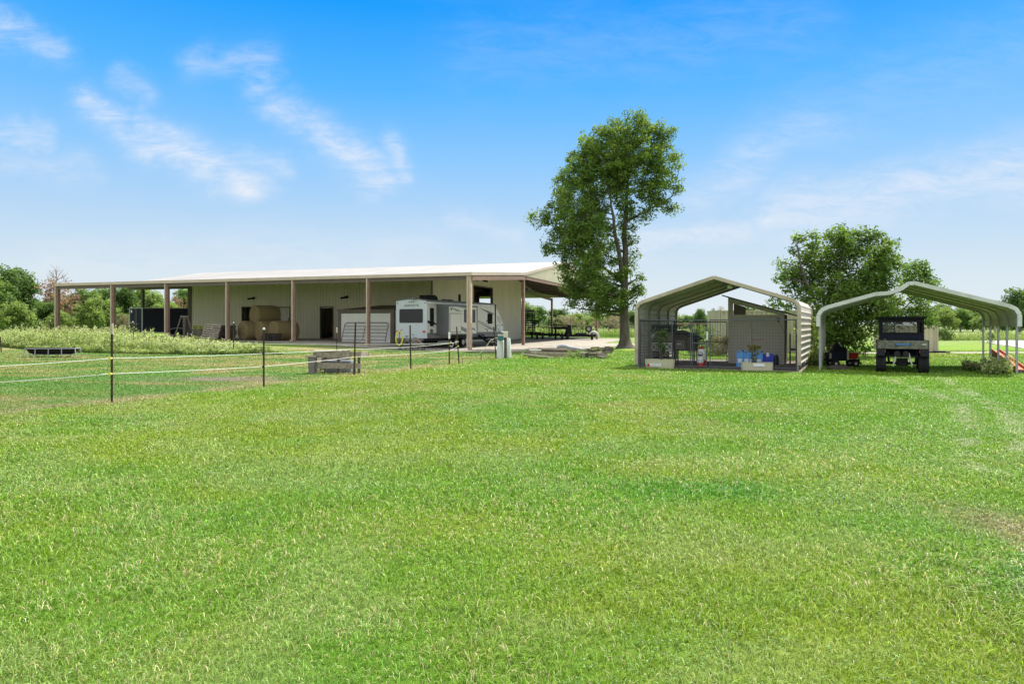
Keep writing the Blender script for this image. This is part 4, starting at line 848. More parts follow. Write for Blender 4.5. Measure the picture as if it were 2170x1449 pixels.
flatbed(1186, 1262, 76.5, 'black utility trailer with spare tyre and pale curved fender', None, spare=(1247, 697), fend=1257, rail=698, rail0=1213, bed=711, wheels=(1191, 1203, 1254), tool=1206, tarp=(1220, 1243))
m_ = MB(); c = at(1190, 700, 79.5); m_.box(c.x - .9, c.x + .8, c.y - .4, c.y + .6, 1.15, 1.45); m_.bar((c.x - 1.3, c.y, 1.6), (c.x + .8, c.y, 1.62), .1, .1); m_.box(c.x - .8, c.x - .6, c.y - .3, c.y + .3, 0, 1.15); m_.box(c.x + .5, c.x + .7, c.y - .3, c.y + .3, 0, 1.15); tag(m_.build('implement_stand', M['black']), 'black steel frame between the two utility trailers', 'implement')

# lumber pile in front of the oak
rl = random.Random(11)
def plank(a, b, w, h, mat, name='plank', lab=None, cat='plank', grp='planks of the scrap lumber pile'):
    a = Vector(a); b = Vector(b); mid = (a + b) / 2; m = MB(); m.bar(a - mid, b - mid, w, h); o = m.build(name, M[mat]); o.location = mid; tag(o, lab, cat, grp); return o
def lp(px, py, Y): 
    p = at(px, py, Y); return p
PL = [((1105, 749.5), (1172, 757.5), 34.0, .10, .05, 'wood_pale', 'long pale pole slanting to the ground at the left front of the lumber pile'),
      ((1140, 738.5), (1258, 743.5), 36.0, .24, .09, 'wood', 'long grey board lying flat on top of the lumber pile'),
      ((1246, 742.5), (1263, 742.5), 35.2, .22, .10, 'rust_red', 'short orange-brown board end on top of the lumber pile'),
      ((1122, 741.5), (1147, 742.0), 35.0, .14, .05, 'white', 'short white board at the left of the lumber pile'),
      ((1115, 746), (1230, 747), 36.2, .3, .34, 'wood', 'broad weathered beam forming the back of the lumber pile'),
      ((1125, 752), (1225, 753), 35.6, .3, .28, 'wood', 'broad weathered beam low in the middle of the lumber pile'),
      ((1226, 747.5), (1250, 747.5), 34.6, .25, .05, 'wood_pale', 'pale board on the short brown blocks of the lumber pile'),
      ((1118, 757), (1200, 759), 34.0, .08, .05, 'wood_dark', 'thin dark board on the grass before the lumber pile')]
for a, b, Y, w, h, mt, lab in PL: plank(lp(a[0], a[1], Y), lp(b[0], b[1], Y), w, h, mt, 'plank', lab)
for i, px in enumerate((1229, 1236.5, 1243.5)): 
    p = gnd(px, 34.4); plank(p + Vector((0, 0, .0)), p + Vector((0, 0, .26)), .17, .1, 'wood' if i % 2 else 'wood_dark', 'wood_block', ['leftmost', 'middle', 'rightmost'][i] + ' of three short upright blocks in the lumber pile', 'block')
scrap = []
for i in range(26):
    x0 = 1250 + rl.uniform(-4, 30); y0 = 756.5 - (i // 4) * 2.9; L_ = rl.uniform(14, 26); Y = 34.3 + rl.uniform(-.4, 1.3); dz = rl.uniform(-1.2, 1.2)
    a = lp(x0, y0, Y); b = lp(min(x0 + L_, 1306), y0 + dz, Y + rl.uniform(-1.2, 1.0)); g0_ = float(G(a.x, a.y)) + .04 + (i // 4) * .075; a.z = g0_; b.z = g0_ + rl.uniform(-.02, .04)
    mt_ = rl.choice(['wood', 'wood', 'wood_dark', 'wood_pale', 'dark_frame']); scrap.append((i // 4, x0, plank(a, b, rl.uniform(.08, .2), rl.uniform(.04, .09), mt_, 'plank', 'x'), {'wood': 'grey', 'wood_dark': 'blackened', 'wood_pale': 'pale', 'dark_frame': 'dark brown'}[mt_]))
ordn = ['first', 'second', 'third', 'fourth', 'fifth', 'sixth', 'seventh']
for ly in range(7):
    for n_, it in enumerate(sorted([q for q in scrap if q[0] == ly], key=lambda q: q[1])): it[2]['label'] = f'{it[3]} scrap board, {ordn[ly]} layer up in the jumbled lumber pile end, {ordn[n_]} from left'
m_ = MB(); pts = [lp(1180, 735.5, 36.4), lp(1188, 733.2, 36.4), lp(1199, 733.5, 36.3), lp(1207, 736.5, 36.2), lp(1240, 741.2, 35.8)]; m_.tube(pts, [.09, .10, .10, .09, .05], 10); o = m_.build('grey_pipe', M['galv'], smooth=True); tag(o, 'bent blue-grey pipe lying on top of the lumber pile', 'pipe')
for i, (px, py) in enumerate(((1287, 737.0), (1293, 738.8))): 
    p = at(px, py, 35.0); m_ = MB(); m_.box(-.12, .14, -.1, .1, -.07, .08); o = m_.build('wood_block', M['dark_frame']); o.location = p; o.rotation_euler = (0, 0, .4 * i); tag(o, ['upper', 'lower'][i] + ' dark block on the right top of the lumber pile', 'block')
# ------------------------------------------------------------------ the wire fence
def tpost(px, pyt, pyb, Y, lab, cap=None, toppx=None, pale=0, r_=.022, grp='thin stakes of the wire fence'):
    b = at(px, pyb, Y); t = at(toppx if toppx is not None else px, pyt, Y); b.z = float(G(b.x, b.y)) ; t.z = CAMH + (HY - pyt) / FPX * Y
    root = empty('fence_stake', b, 0, lab, 'fence post', grp); m = MB(); d = t - b; m.bar((0, 0, -.1), d, r_ * 1.6, .008, (0, 1, 0)); m.bar((0, .004, -.1), d + Vector((0, .004, 0)), .008, r_ * 1.8, (0, 1, 0))
    for k in range(int(d.length / .06)): 
        q = d * (k * .06 / d.length); m.box(q.x - .009, q.x + .009, q.y - r_ - .004, q.y - .004, q.z, q.z + .012)
    m.build('stake', M['post_black'], root)
    if pale:
        m = MB(); m.tube([d * (1 - pale), d * 1.005], r_ * 1.15, 8); m.build('top_sleeve', M['wood_pale'] if cap != 'white' else M['white'], root)
    if cap == 'ball': m = MB(); m.lathe([(.001, -.03), (.03, -.02), (.034, .01), (.02, .035), (.001, .04)], Matrix.Translation(d), 10); m.build('cap', M['white'], root, smooth=True)
    return b, t
NEARP = [(237, 686, 853, 14.76, None, 'ball' if 0 else None, .13, 'nearest wire fence stake, tall and black with a pale top'), (559, 697, 820, 18.45, None, 'ball', 0, 'black fence stake between the nearest stake and the pallet crate'),
         (750, 683, 795, 22.8, 753.5, None, 0, 'black fence stake right in front of the pallet crate'), (870.5, 689, 782, 25.9, 869, None, 0, 'black fence stake in front of the travel trailer rear'),
         (952, 704, 772, 29.0, None, 'white', .20, 'fence stake with white sleeve top, where the ropes are tied'), (973, 692, 771, 29.4, 967.5, None, 0, 'leaning black fence stake just right of the white-sleeved one')]
def rope_z(py, Y): return CAMH + (HY - py) / FPX * Y
RU = [(-40, 778, 13.2), (237, 759, 14.76), (559, 749, 18.45), (750, 739.7, 22.8), (870, 735.2, 25.9), (951, 727.5, 29.0), (970.5, 724, 29.4)]
RL = [(-40, 812, 13.2), (237, 791.5, 14.76), (559, 776.5, 18.45), (750, 756.3, 22.8), (870, 749.5, 25.9), (951, 744, 29.0), (971.5, 733, 29.4)]
for (px, pt, pb, Y, tp, cap, pale, lab) in NEARP:
    tpost(px, pt, pb, Y, lab, cap, tp, pale, .030 if Y < 20 else .034)
    near_ins = []
FARP = [(109, 680, 735, 51.8, 'far fence stake standing in front of the weeds behind the black trough'), (284, 682, 745.6, 42.7, 'far fence stake in front of the black cargo trailer'), (495, 684, 749.5, 39.6, 'far fence stake in front of the hay bales'), (713.5, 695, 742, 44.0, 'far fence stake with a pale top behind the pallet crate')]
for (px, pt, pb, Y, lab) in FARP:
    tpost(px, pt, pb, Y, lab, 'ball', px - (2.5 if px < 400 else 0), .0 if px < 700 else .22, .04)
tpost(3, 713, 747, 41.5, 'short bent stake at the left edge of the paddock', None, 0, 0, .05)
tpost(1051.5, 692, 759.5, 34.0, 'leaning black stake left of the white barrels', None, 1046, 0, .034); tpost(1019.5, 750, 766, 31.0, 'very short wire stake in the open lawn', None, None, 0, .014)
tpost(980.5, 759, 772, 29.2, 'tiny bent wire stake at the foot of the leaning fence stake', None, None, 0, .012)
def rope(pts, lab, r_=.0068, sag=.012):
    P3 = [Vector(((px - CX) / FPX * Y, Y - .045, rope_z(py, Y))) for px, py, Y in pts]; out = []
    for a, b in zip(P3[:-1], P3[1:]):
        for k in range(8): t = k / 8; q = a.lerp(b, t); q.z -= sag * 4 * t * (1 - t); out.append(q)
    out.append(P3[-1]); m = MB(); m.tube(out, r_, 6); tag(m.build('fence_rope', M['rope'], smooth=True), lab, 'rope', 'white ropes of the wire fence')
    return P3
pu_ = rope(RU, 'upper white rope of the near fence line'); pl2 = rope(RL, 'lower white rope of the near fence line')
rope([(109, 719, 51.8), (284, 727.5, 42.7), (495, 727, 39.6), (713.5, 730.0, 44.0), (951, 727.3, 29.0)], 'upper rope of the far fence line, behind the trough and crate', .009, .02)
rope([(109, 726, 51.8), (284, 735, 42.7), (495, 737, 39.6), (713.5, 738.5, 44.0), (951, 744, 29.0)], 'lower rope of the far fence line, behind the trough and crate', .006, .02)
for P3, nm in ((pu_, 'upper'), (pl2, 'lower')):
    for i, p in enumerate(P3[1:]):
        m = MB(); m.box(-.035, .02, -.03, .04, -.022, .022); o = m.build('rope_insulator', M['yellow'] if i in (0, 2, 4, 5) else M['black'], bevel=.006); o.location = p
        tag(o, ('yellow' if i in (0, 2, 4, 5) else 'black') + ' clip holding the ' + nm + ' near rope on ' + ['the nearest stake', 'the stake left of the pallet crate', 'the stake in front of the pallet crate', 'the stake in front of the travel trailer', 'the white-sleeved stake', 'the leaning stake'][i], 'clip', 'clips of the wire fence')
m_ = MB(); q = pu_[5]; m_.tube([q, q + Vector((.12, 0, .05)), q + Vector((.2, 0, -.04)), q + Vector((.14, 0, -.14)), q + Vector((.05, 0, -.1))], .012, 6); tag(m_.build('rope_end', M['rope']), 'loose knotted rope end hanging by the white-sleeved stake', 'rope')

# black trough on a tube stand
Yt = 35.5; c = at(112, 755, Yt); c.z = float(G(c.x, c.y)); th = empty('feed_trough', (c.x, c.y, c.z), R(8), 'long black plastic feed trough on a steel tube stand in the paddock', 'trough')
tw = 1.24; m_ = MB(); nseg = 36
prof = [(1.0, 0.44), (1.03, .47), (1.0, .485), (.96, .46), (.90, .30), (.78, .19), (.001, .17)]
base = []; prof2 = [(1.03, .47), (.90, .24), (.74, .155), (.001, .15)]
for pr in (prof, prof2):
    V_ = []; F_ = []
    for i, (r_, z_) in enumerate(pr):
        for j in range(nseg):
            a = 2 * math.pi * j / nseg; V_.append((tw * r_ * math.copysign(abs(math.cos(a)) ** .75, math.cos(a)), .42 * r_ * math.copysign(abs(math.sin(a)) ** .8, math.sin(a)), z_))
    for i in range(len(pr) - 1):
        for j in range(nseg): a = i * nseg + j; b = i * nseg + (j + 1) % nseg; F_.append((a, b, b + nseg, a + nseg))
    m_.add(V_, F_)
m_.build('basin', M['black'], th, smooth=True)
for x in (-1.22, -.62, 0.0, .62, 1.22):
    for s in (-1, 1):
        if abs(x) > 1: 
            m_ = MB(); m_.tube([(x * .97, s * .25, .44), (x * 1.04, s * .33, .0)], .025, 8)
        else:
            m_ = MB(); m_.tube([(x, s * .43, .45), (x * 1.02, s * .47, .0)], .025, 8)
        m_.build('leg', M['galv'], th)
m_ = MB(); m_.tube([(tw * 1.04 * math.copysign(abs(math.cos(t)) ** .75, math.cos(t)), .44 * math.copysign(abs(math.sin(t)) ** .8, math.sin(t)), .455) for t in np.linspace(0, 2 * math.pi, 37)], .022, 6, False); m_.build('rim_tube', M['galv'], th)
m_ = MB(); m_.tube([(-1.25, -.3, .15), (1.25, -.3, .15)], .015, 6); m_.build('brace', M['galv'], th)

# crate of old pallets round a grey box
Yp = 23.6; c = gnd(700, Yp); pcg = empty('pallet_crate', (c.x, c.y, 0), -R(4), 'weathered crate knocked together from pallet boards in front of the fence', 'crate')
def cpx(px): return (px - CX) / FPX * Yp - c.x
def cpz(py): return CAMH + (HY - py) / FPX * Yp
x0, xm, x1 = cpx(663), cpx(719.5), cpx(767); xl = cpx(651)
m_ = MB(); m_.box(x0, xm, -.03, 0, cpz(757.5), cpz(744)); m_.box(x0 - .02, xm, -.03, 0, cpz(781), cpz(768.5)); m_.box(xm - .02, x1, -.02, .01, cpz(757), cpz(745)); m_.box(xm - .01, x1 - .02, -.02, .01, cpz(781), cpz(770)); m_.build('rail_boards', M['wood'], pcg)
for a_, b_2 in ((666, 670), (686, 690), (714, 720.5)): m_ = MB(); m_.box(cpx(a_), cpx(b_2), .002, .05, 0, cpz(743)); m_.build('upright_board', M['wood_dark'], pcg)
for a_, b_2 in ((751, 754), (758.5, 764)): m_ = MB(); m_.box(cpx(a_), cpx(b_2), .012, .06, .0, cpz(746)); m_.build('upright_board', M['wood_dark'], pcg)
m_ = MB(); m_.box(x0 + .02, xm + .02, .06, .1, cpz(757.5), cpz(745)); m_.box(x0, xm + .1, .9, .93, 0.1, cpz(744)); m_.box(xm, x1, .9, .93, cpz(757), cpz(748)); m_.box(x0, x0 + .03, 0, .9, .1, cpz(745)); m_.box(x1 - .05, x1 - .02, .06, .9, cpz(757), cpz(747)); m_.build('side_boards', M['wood'], pcg)
m_ = MB(); m_.box(x0 + .25, xm + .3, .35, .8, 0, cpz(765)); m_.build('grey_box', M['rv_grey'] if False else pmat('grey_plastic', (.20, .22, .24), .5, 0, .15, 4), pcg, bevel=.03)
m_ = MB(); m_.box(x0, xm, -.06, .3, cpz(744), cpz(742.2)); m_.box(x0 + .9, xm + .1, .3, .6, cpz(743.6), cpz(741.8)); m_.build('top_board', M['wood_pale'], pcg)
wb = empty('water_trough_stand', (c.x + xl + .14, c.y - .05, 0), -R(4), 'grey wooden stub post with flat cap at the left of the pallet crate', 'post')
m_ = MB(); m_.prism([(-.02, 0), (.16, 0), (.2, cpz(756.5)), (-.05, cpz(756.5))], lambda x, z: Vector((x - .02, -.1, z)), lambda x, z: Vector((x - .02, .08, z))); m_.build('post', M['hutch'], wb)
m_ = MB(); m_.box(-.16, .2, -.13, .13, cpz(756.5), cpz(753)); m_.build('cap', M['wood'], wb)
# ------------------------------------------------------------------ carports
def carport(F_, W_, D_, ze, za, name, label, steel, trim, nleg, lclad, rclad, dent=False, cut=.27):
    root = empty(name, (F_.o.x, F_.o.y, 0), 0, label, 'carport')
    ox, oy = F_.o
    def P(a, b, z):
        p = F_.o + F_.e1 * a + F_.e2 * b; return Vector((p.x - ox, p.y - oy, z))
    def prof(b=0.0, off=0.0):
        d = .0
        L_ = [(0 - off, .03), (0 - off, ze), (cut * .35, ze + cut * .62), (cut * 1.05, ze + cut * .98)]
        zs = ze + cut * .98; m1 = []
        if dent:
            k_ = .42 * max(0.0, 1 - b / 2.2)
            m1 = [(W_ * .30, zs + (za - zs) * .56 - .02 * k_), (W_ * .37, zs + (za - zs) * .66 - .14 * k_), (W_ * .43, zs + (za - zs) * .80 - .10 * k_), (W_ * .47, za - .03 * k_)]
        return L_ + m1 + [(W_ / 2, za), (W_ - cut * 1.05, zs), (W_ - cut * .35, ze + cut * .62), (W_ + off, ze), (W_ + off, .03)]
    # frames
    for i in range(nleg):
        b = .06 + (D_ - .12) * i / (nleg - 1)
        pr = prof(b); m = MB(); pts = [P(W_ / 2 + (a - W_ / 2) * (1 - .10 / W_), b, z - (.045 if 0 < j < len(pr) - 1 else 0)) for j, (a, z) in enumerate(pr)]
        for j in range(len(pts) - 1): m.bar(pts[j], pts[j + 1], .065, .065, (F_.e2.x, F_.e2.y, 0))
        if cut and i == 0: pass
        m.build('frame_hoop', M[steel], root)
    # sheeting: boards running back, ribs across the profile, built as real corrugation
    m = MB(); nb = 3; bs = np.linspace(-.06, D_ + .06, 9 if dent else 2)
    def poly_pts(b):
        pr = prof(b); pr = [(a, z + (.03 if 0 < j < len(pr) - 1 else 0)) for j, (a, z) in enumerate(pr)]; pr[0] = (pr[1][0], lclad); pr[-1] = (pr[-2][0], rclad)
        out = []
        for j in range(len(pr) - 1):
            a0, z0 = pr[j]; a1, z1 = pr[j + 1]; L_ = math.hypot(a1 - a0, z1 - z0); n = max(1, int(round(L_ / .23))); nx_, nz_ = -(z1 - z0) / L_, (a1 - a0) / L_
            if j == 0 or j == len(pr) - 2 or L_ > .5 or dent is False:
                for k in range(n):
                    for (f, o_) in ((0, 0), (.62, 0), (.72, 1), (.9, 1)):
                        t = (k + f) / n; q = .028 * o_; out.append((a0 + (a1 - a0) * t + nx_ * q, z0 + (z1 - z0) * t + nz_ * q))
            else:
                out.append((a0, z0)); out.append(((a0 + a1) / 2 + nx_ * .02, (z0 + z1) / 2 + nz_ * .02))
        out.append(pr[-1]); return out
    V_ = []; rows = [poly_pts(b) for b in bs]; n = len(rows[0]); F2 = []
    for b, row in zip(bs, rows): V_ += [P(a, b, z) for a, z in row]
    for i in range(len(bs) - 1):
        for j in range(n - 1): a = i * n + j; F2.append((a, a + 1, a + n + 1, a + n))
    m.add(V_, F2); o = m.build('sheeting', M['carport_tan'], root)
    sol = o.modifiers.new('t', 'SOLIDIFY'); sol.thickness = .006
    # end trim
    for b, nm in ((-.085, 'front_trim'), (D_ + .085, 'back_trim')):
        pr = prof(b); pr = [(a, z + (.0 if 0 < j < len(pr) - 1 else 0)) for j, (a, z) in enumerate(pr)]
        pr[0] = (pr[1][0], max(.03, lclad)); pr[-1] = (pr[-2][0], max(.03, rclad)); m = MB()
        for j in range(len(pr) - 1): m.bar(P(pr[j][0], b, pr[j][1]), P(pr[j + 1][0], b, pr[j + 1][1]), .05, .13, (F_.e2.x * .0 + 0, 0, 1) if 0 < j < len(pr) - 2 else (F_.e1.x, F_.e1.y, 0))
        m.build(nm, M[trim], root)
    return root, P
cp1, P1 = carport(C1, W1, D1, 2.33, 3.47, 'enclosed_carport', 'tan metal carport with both sides clad to the ground, holding a wire kennel', 'carport_steel', 'carport_trim', 5, .12, .22)
cp2, P2 = carport(C2, W2, D2, 2.02, 3.12, 'open_carport', 'open grey metal carport with dented roof sheltering a utility vehicle', 'galv', 'white_trim', 5, 1.62, 1.62, True, .30)
m_ = MB(); q = P1(W1 * .57, .9, 3.12); m_.lathe([(.001, .1), (.08, .08), (.11, 0), (.09, -.04), (.001, -.05)], Matrix.Translation(q), 14); m_.build('ceiling_lamp', M['white'], cp1, smooth=True)
ki = Matrix.Rotation(-R(23.9), 4, 'Z')
# wire kennel
def wire_panel(root, P, a0, a1, b0, b1, h, name, z0=.08, mid=None, gate=False):
    """framed welded mesh panel between two floor points"""
    A = P(a0, b0, 0); B = P(a1, b1, 0); L_ = (B - A).length; d = (B - A) / L_
    q = lambda t, z: A + d * t + Vector((0, 0, z))
    m = MB(); rr_ = .021
    for t in (0.02, L_ - .02): m.tube([q(t, .02), q(t, h)], rr_, 8)
    for z in (z0, h): m.tube([q(0, z), q(L_, z)], rr_, 8)
    if mid: m.tube([q(L_ * mid, z0), q(L_ * mid, h)], rr_, 8)
    if gate: m.tube([q(0, h * .52), q(L_, h * .52)], rr_, 8)
    o = m.build(name, M['kennel_steel'], root, smooth=True)
    m = MB(); nxw = max(2, int(L_ / .10)); nzw = int((h - z0) / .115)
    for i in range(1, nxw): t = L_ * i / nxw; m.bar(q(t, z0), q(t, h), .0045, .0045)
    for i in range(1, nzw): z = z0 + (h - z0) * i / nzw; m.bar(q(0, z), q(L_, z), .0055, .0055)
    m.build('wire_mesh', M['kennel_steel'], o); return o
kn = empty('wire_kennel', (C1.o.x, C1.o.y, 0), 0, 'galvanised wire mesh kennel with gate standing inside the clad carport', 'kennel')
KB = .22; KH = 1.86
ax_ = [C1.a_at(px, KB) for px in (1355.5, 1464, 1500, 1503.5, 1688)]
wire_panel(kn, P1, ax_[0], ax_[1], KB, KB, KH, 'front_panel', mid=.64)
wire_panel(kn, P1, ax_[1] + .03, ax_[2] - .02, KB, KB, KH, 'gate_panel', gate=True)
wire_panel(kn, P1, ax_[3], ax_[4], KB, KB, KH, 'front_panel', mid=.5)
bb = 3.9; a4 = C1.a_at(1429, bb); a5 = C1.a_at(1541.5, bb); a6 = C1.a_at(1478, bb)
wire_panel(kn, P1, a4, a6, bb, bb, 1.80, 'back_panel'); wire_panel(kn, P1, a6 + .05, a5, bb, bb, 1.80, 'back_panel', gate=True); wire_panel(kn, P1, ax_[0], a4, KB + .05, bb, 1.83, 'side_panel')
m_ = MB(); q = P1(ax_[1] + .9, KB - .03, 0); q = P1(C1.a_at(1499, KB), KB - .05, 0); m_.box(q.x - .03, q.x + .03, q.y - .02, q.y, 1.1, 1.42); m_.build('latch_plate', M['white'], kn)
m_ = MB(); q = P1(C1.a_at(1649, KB), KB, KH); 
for k in range(6): m_.tube([q + Vector((.05 * math.sin(k), 0, .1 * math.cos(k * 1.3))), q + Vector((.07 * math.cos(k * 2), -.03, -.06 * math.sin(k)))], .012, 5)
m_.tube([q, q + Vector((.05, 0, -.1)), q + Vector((.22, 0, -.45))], .006, 5); m_.build('tied_cord', M['navy'], kn)
m_ = MB(); q = P1(C1.a_at(1605, KB + .4), KB + .4, 0); z_ = C1.z(720, C1.a_at(1605, .6), .6); m_.tube([P1(C1.a_at(1593, .6), .6, z_), P1(C1.a_at(1616, .6), .6, z_)], .010, 6); tag(m_.build('red_rod', M['red_lens']), 'thin red rod hooked across the kennel mesh', 'rod').location = cp1.location
# lean shed behind the kennel
SB = 4.2; sa0, sa1 = C1.a_at(1543, SB), C1.a_at(1662, SB); r0 = C1.w(sa0, SB); sh = empty('lean_shed', (r0.x, r0.y, 0), -R(23.9), 'grey board shed with sloping dark roof standing in the rear of the clad carport', 'shed')
SWd = sa1 - sa0; hz0 = C1.z(630, sa0, SB); hz1 = C1.z(664.5, sa1, SB); wz = C1.z(669, sa0, SB)
def sz_(x): return hz0 + (hz1 - hz0) * x / SWd
wa, wb_ = .10 * SWd, .32 * SWd
m_ = MB(); m_.prism([(0, 0), (SWd, 0), (SWd, sz_(SWd)), (SWd * .93, wz - .02), (0, wz)], lambda x, z: Vector((x, 0, z)), lambda x, z: Vector((x, .05, z))); m_.build('front_wall', M['tan_grey'], sh)
m_ = MB(); m_.box(0, wa * .9, -.02, .03, wz + .002, sz_(0) - .02); m_.prism([(0, sz_(0) - .22), (SWd, sz_(SWd) - .10), (SWd, sz_(SWd) + .02), (0, sz_(0) + .02)], lambda x, z: Vector((x, -.026, z)), lambda x, z: Vector((x, -.021, z))); m_.box(0, SWd * .98, -.012, -.002, wz - .05, wz + .03); m_.build('fascia', M['tan_grey'], sh)
m_ = MB(); m_.prism([(wa, wz + .035), (wb_, wz + .035), (wb_, sz_(wb_) - .2), (wa, sz_(wa) - .2)], lambda x, z: Vector((x, .04, z)), lambda x, z: Vector((x, .06, z))); m_.build('opening_shade_panel', M['dark_frame'], sh)  # dark panel stands in for the shade inside the open gap
m_ = MB(); m_.hexa([Vector(p) for p in ((-.25, -.15, sz_(-.1) + .03), (SWd + .55, -.15, sz_(SWd + .5) + .03), (SWd + .55, 2.4, sz_(SWd + .5) + .03), (-.25, 2.4, sz_(-.1) + .03), (-.25, -.15, sz_(-.1) + .08), (SWd + .55, -.15, sz_(SWd + .5) + .08), (SWd + .55, 2.4, sz_(SWd + .5) + .08), (-.25, 2.4, sz_(-.1) + .08))]); m_.build('roof', M['slate'], sh)
m_ = MB(); m_.box(SWd, SWd + .04, .05, 2.2, 0, hz1 - .05); m_.build('side_wall', M['dark_frame'], sh); m_ = MB(); m_.box(0, .05, .05, 2.2, 0, wz); m_.build('side_wall', M['tan_grey'], sh); m_ = MB(); m_.box(0.05, SWd, 2.15, 2.2, 0, hz1 - .1); m_.build('back_wall', M['tan_grey'], sh)  # right side wall has its shade put in as a dark colour
m_ = MB(); m_.box(SWd + .2, SWd + .26, -.1, -.04, 0, 1.3); m_.box(SWd + .45, SWd + .5, -.1, -.04, 0, 1.3); m_.box(SWd + .2, SWd + .5, -.1, -.05, .6, .7); m_.build('post_frame', M['wood_dark'], sh)
# tan shipping container behind
def container(px0, px1, pyt, Y, D, lab, name, rz=0.0, zt_=None):
    c = gnd(px0, Y); W_ = (px1 - px0) / FPX * Y; H_ = CAMH + (HY - pyt) / FPX * Y
    root = empty(name, (c.x, c.y, 0), rz, lab, 'container' if 'container' in name else 'shed')
    pf = ((0, 0), (.28, 0), (.42, 1), (.8, 1), (1, 0)) if False else ((0, 0), (.3, 0), (.4, 1), (.8, 1), (.9, 0))
    m = MB(); m.corr((0, 0), (W_, 0), .1, H_ - .1, (0, -1), .28, .045, ((0, 0), (.3, 0), (.42, 1), (.82, 1), (1, 0))); m.build('front_side', M['container'], root)
    m = MB(); m.corr((0, D), (0, 0), .1, H_ - .1, (-1, 0), .28, .045); m.build('left_end', M['container'], root); m = MB(); m.corr((W_, 0), (W_, D), .1, H_ - .1, (1, 0), .28, .045); m.build('right_end', M['container'], root)
    m = MB(); m.box(-.02, W_ + .02, -.06, D, H_ - .1, H_); m.build('roof', M['container'], root)
    m = MB()
    for x in (-.05, W_ - .07): m.box(x, x + .12, -.07, .04, 0, H_ - .1)
    m.box(.07, W_ - .07, -.055, .03, 0, .1); m.build('corner_posts', M['container'], root); return root
container(1523, 1740, 657.5, 41, 2.4, 'tan corrugated shipping container standing behind the clad carport', 'shipping_container')
container(1893, 1985.5, 689.5, 41.0, 2.2, 'low tan ribbed metal shed standing behind the open carport', 'pump_shed')
# black debris strip in front of the low shed
m_ = MB(); c = gnd(1990, 40.6); m_.box(-.8, .55, -.2, .2, .02, .08); m_.box(-.3, .3, -.15, .15, .08, .12); o = m_.build('black_pad', M['black']); o.location = c; tag(o, 'flat black rubber mat on the grass at the foot of the low tan shed', 'mat')

# rabbit hutch
def local_empty(name, px, b, label, cat, rz=23.9, group=None, F_=C1):
    a = F_.a_at(px, b); p = F_.w(a, b); return empty(name, (p.x, p.y, .02), -R(rz), label, cat, group)
hu = local_empty('rabbit_hutch', 1403, 2.3, 'tall wooden hutch with dark roof and two white X-braced doors', 'hutch')
m_ = MB(); m_.box(-.47, .47, 0, .7, .95, 1.38); m_.build('upper_cage', M['hutch'], hu)
m_ = MB(); m_.prism([(-.08, 1.38), (.78, 1.60), (.78, 1.66), (-.08, 1.62)], lambda y, z: Vector((-.58, y - .05, z)), lambda y, z: Vector((.56, y - .05, z))); m_.box(-.55, .54, -.16, -.135, 1.36, 1.62); m_.build('roof', M['shingle'], hu)
m_ = MB(); m_.box(-.44, .44, .02, .65, .52, .95); m_.build('lower_cage', M['wood_dark'], hu)
for s in (-1, 1):
    m_ = MB(); x0_, x1_ = (-.42, -.02) if s < 0 else (.02, .42); m_.box(x0_, x1_, -.03, 0.018, .55, .90); d_ = m_.build('door', M['hutch'], hu)
    m_ = MB()
    for x in (x0_ + .02, x1_ - .02): m_.bar((x, -.045, .55), (x, -.045, .90), .04, .02, (0, 1, 0))
    for z in (.57, .88): m_.bar((x0_ + .04, -.045, z), (x1_ - .04, -.045, z), .02, .04)
    m_.bar((x0_ + .05, -.05, .59), (x1_ - .05, -.05, .86), .012, .03); m_.bar((x0_ + .05, -.056, .86), (x1_ - .05, -.056, .59), .012, .03); m_.build('cross_brace', M['shed_white'], d_)
for x in (-.46, .42):
    for y in (0.0, .62):
        m_ = MB(); m_.box(x, x + .05, y, y + .05, 0, 1.4); m_.build('leg', M['hutch'], hu)
m_ = MB(); m_.box(-.02, .02, -.02, -.004, .98, 1.36); m_.box(-.45, .45, -.06, .0, .40, .45); m_.build('rail', M['hutch'], hu)
m_ = MB(); m_.box(-.42, .42, .1, .6, .05, .28); m_.build('drawer', M['wood_dark'], hu)
m_ = MB()
for (x, y, z, s) in ((-.5, -.12, 1.08, .08), (-.43, -.12, 1.14, .075), (-.37, -.12, 1.19, .07), (-.32, -.12, 1.24, .05)): m_.lathe([(.001, -s), (s * .7, -s * .6), (s, 0), (s * .75, s * .6), (.001, s * .9)], Matrix.Translation((x, y, z)), 9)
o = m_.build('white_rag', M['white'], hu)
# coop with rounded roof
co = local_empty('chicken_coop', 1446, 2.7, 'dark wooden coop with a gently peaked roof right of the hutch', 'coop')
m_ = MB(); m_.box(-.38, .52, 0, .9, .55, 1.15); m_.build('box', M['wood_dark'], co)
m_ = MB(); m_.prism([(-.5, 1.30), (-.12, 1.42), (.30, 1.30), (.72, 1.06), (.70, 1.01), (.30, 1.18), (-.12, 1.28), (-.5, 1.18)], lambda x, z: Vector((x, -.12, z)), lambda x, z: Vector((x, 1.0, z))); m_.build('roof', M['shingle'], co)
m_ = MB(); m_.prism([(-.38, 1.152), (.5, 1.152), (.3, 1.17), (-.12, 1.27), (-.38, 1.20)], lambda x, z: Vector((x, -.0, z)), lambda x, z: Vector((x, .04, z))); m_.build('gable', M['wood_dark'], co)
for x in (-.36, .45):
    for y in (.02, .8):
        m_ = MB(); m_.box(x, x + .05, y, y + .05, 0, .55); m_.build('leg', M['wood_dark'], co)
m_ = MB(); m_.box(-.3, .1, -.02, -.003, .62, 1.0); m_.build('door', M['hutch'], co); m_ = MB(); m_.box(-.25, -.05, -.04, -.025, .83, .85); m_.build('latch', M['chrome'], co)
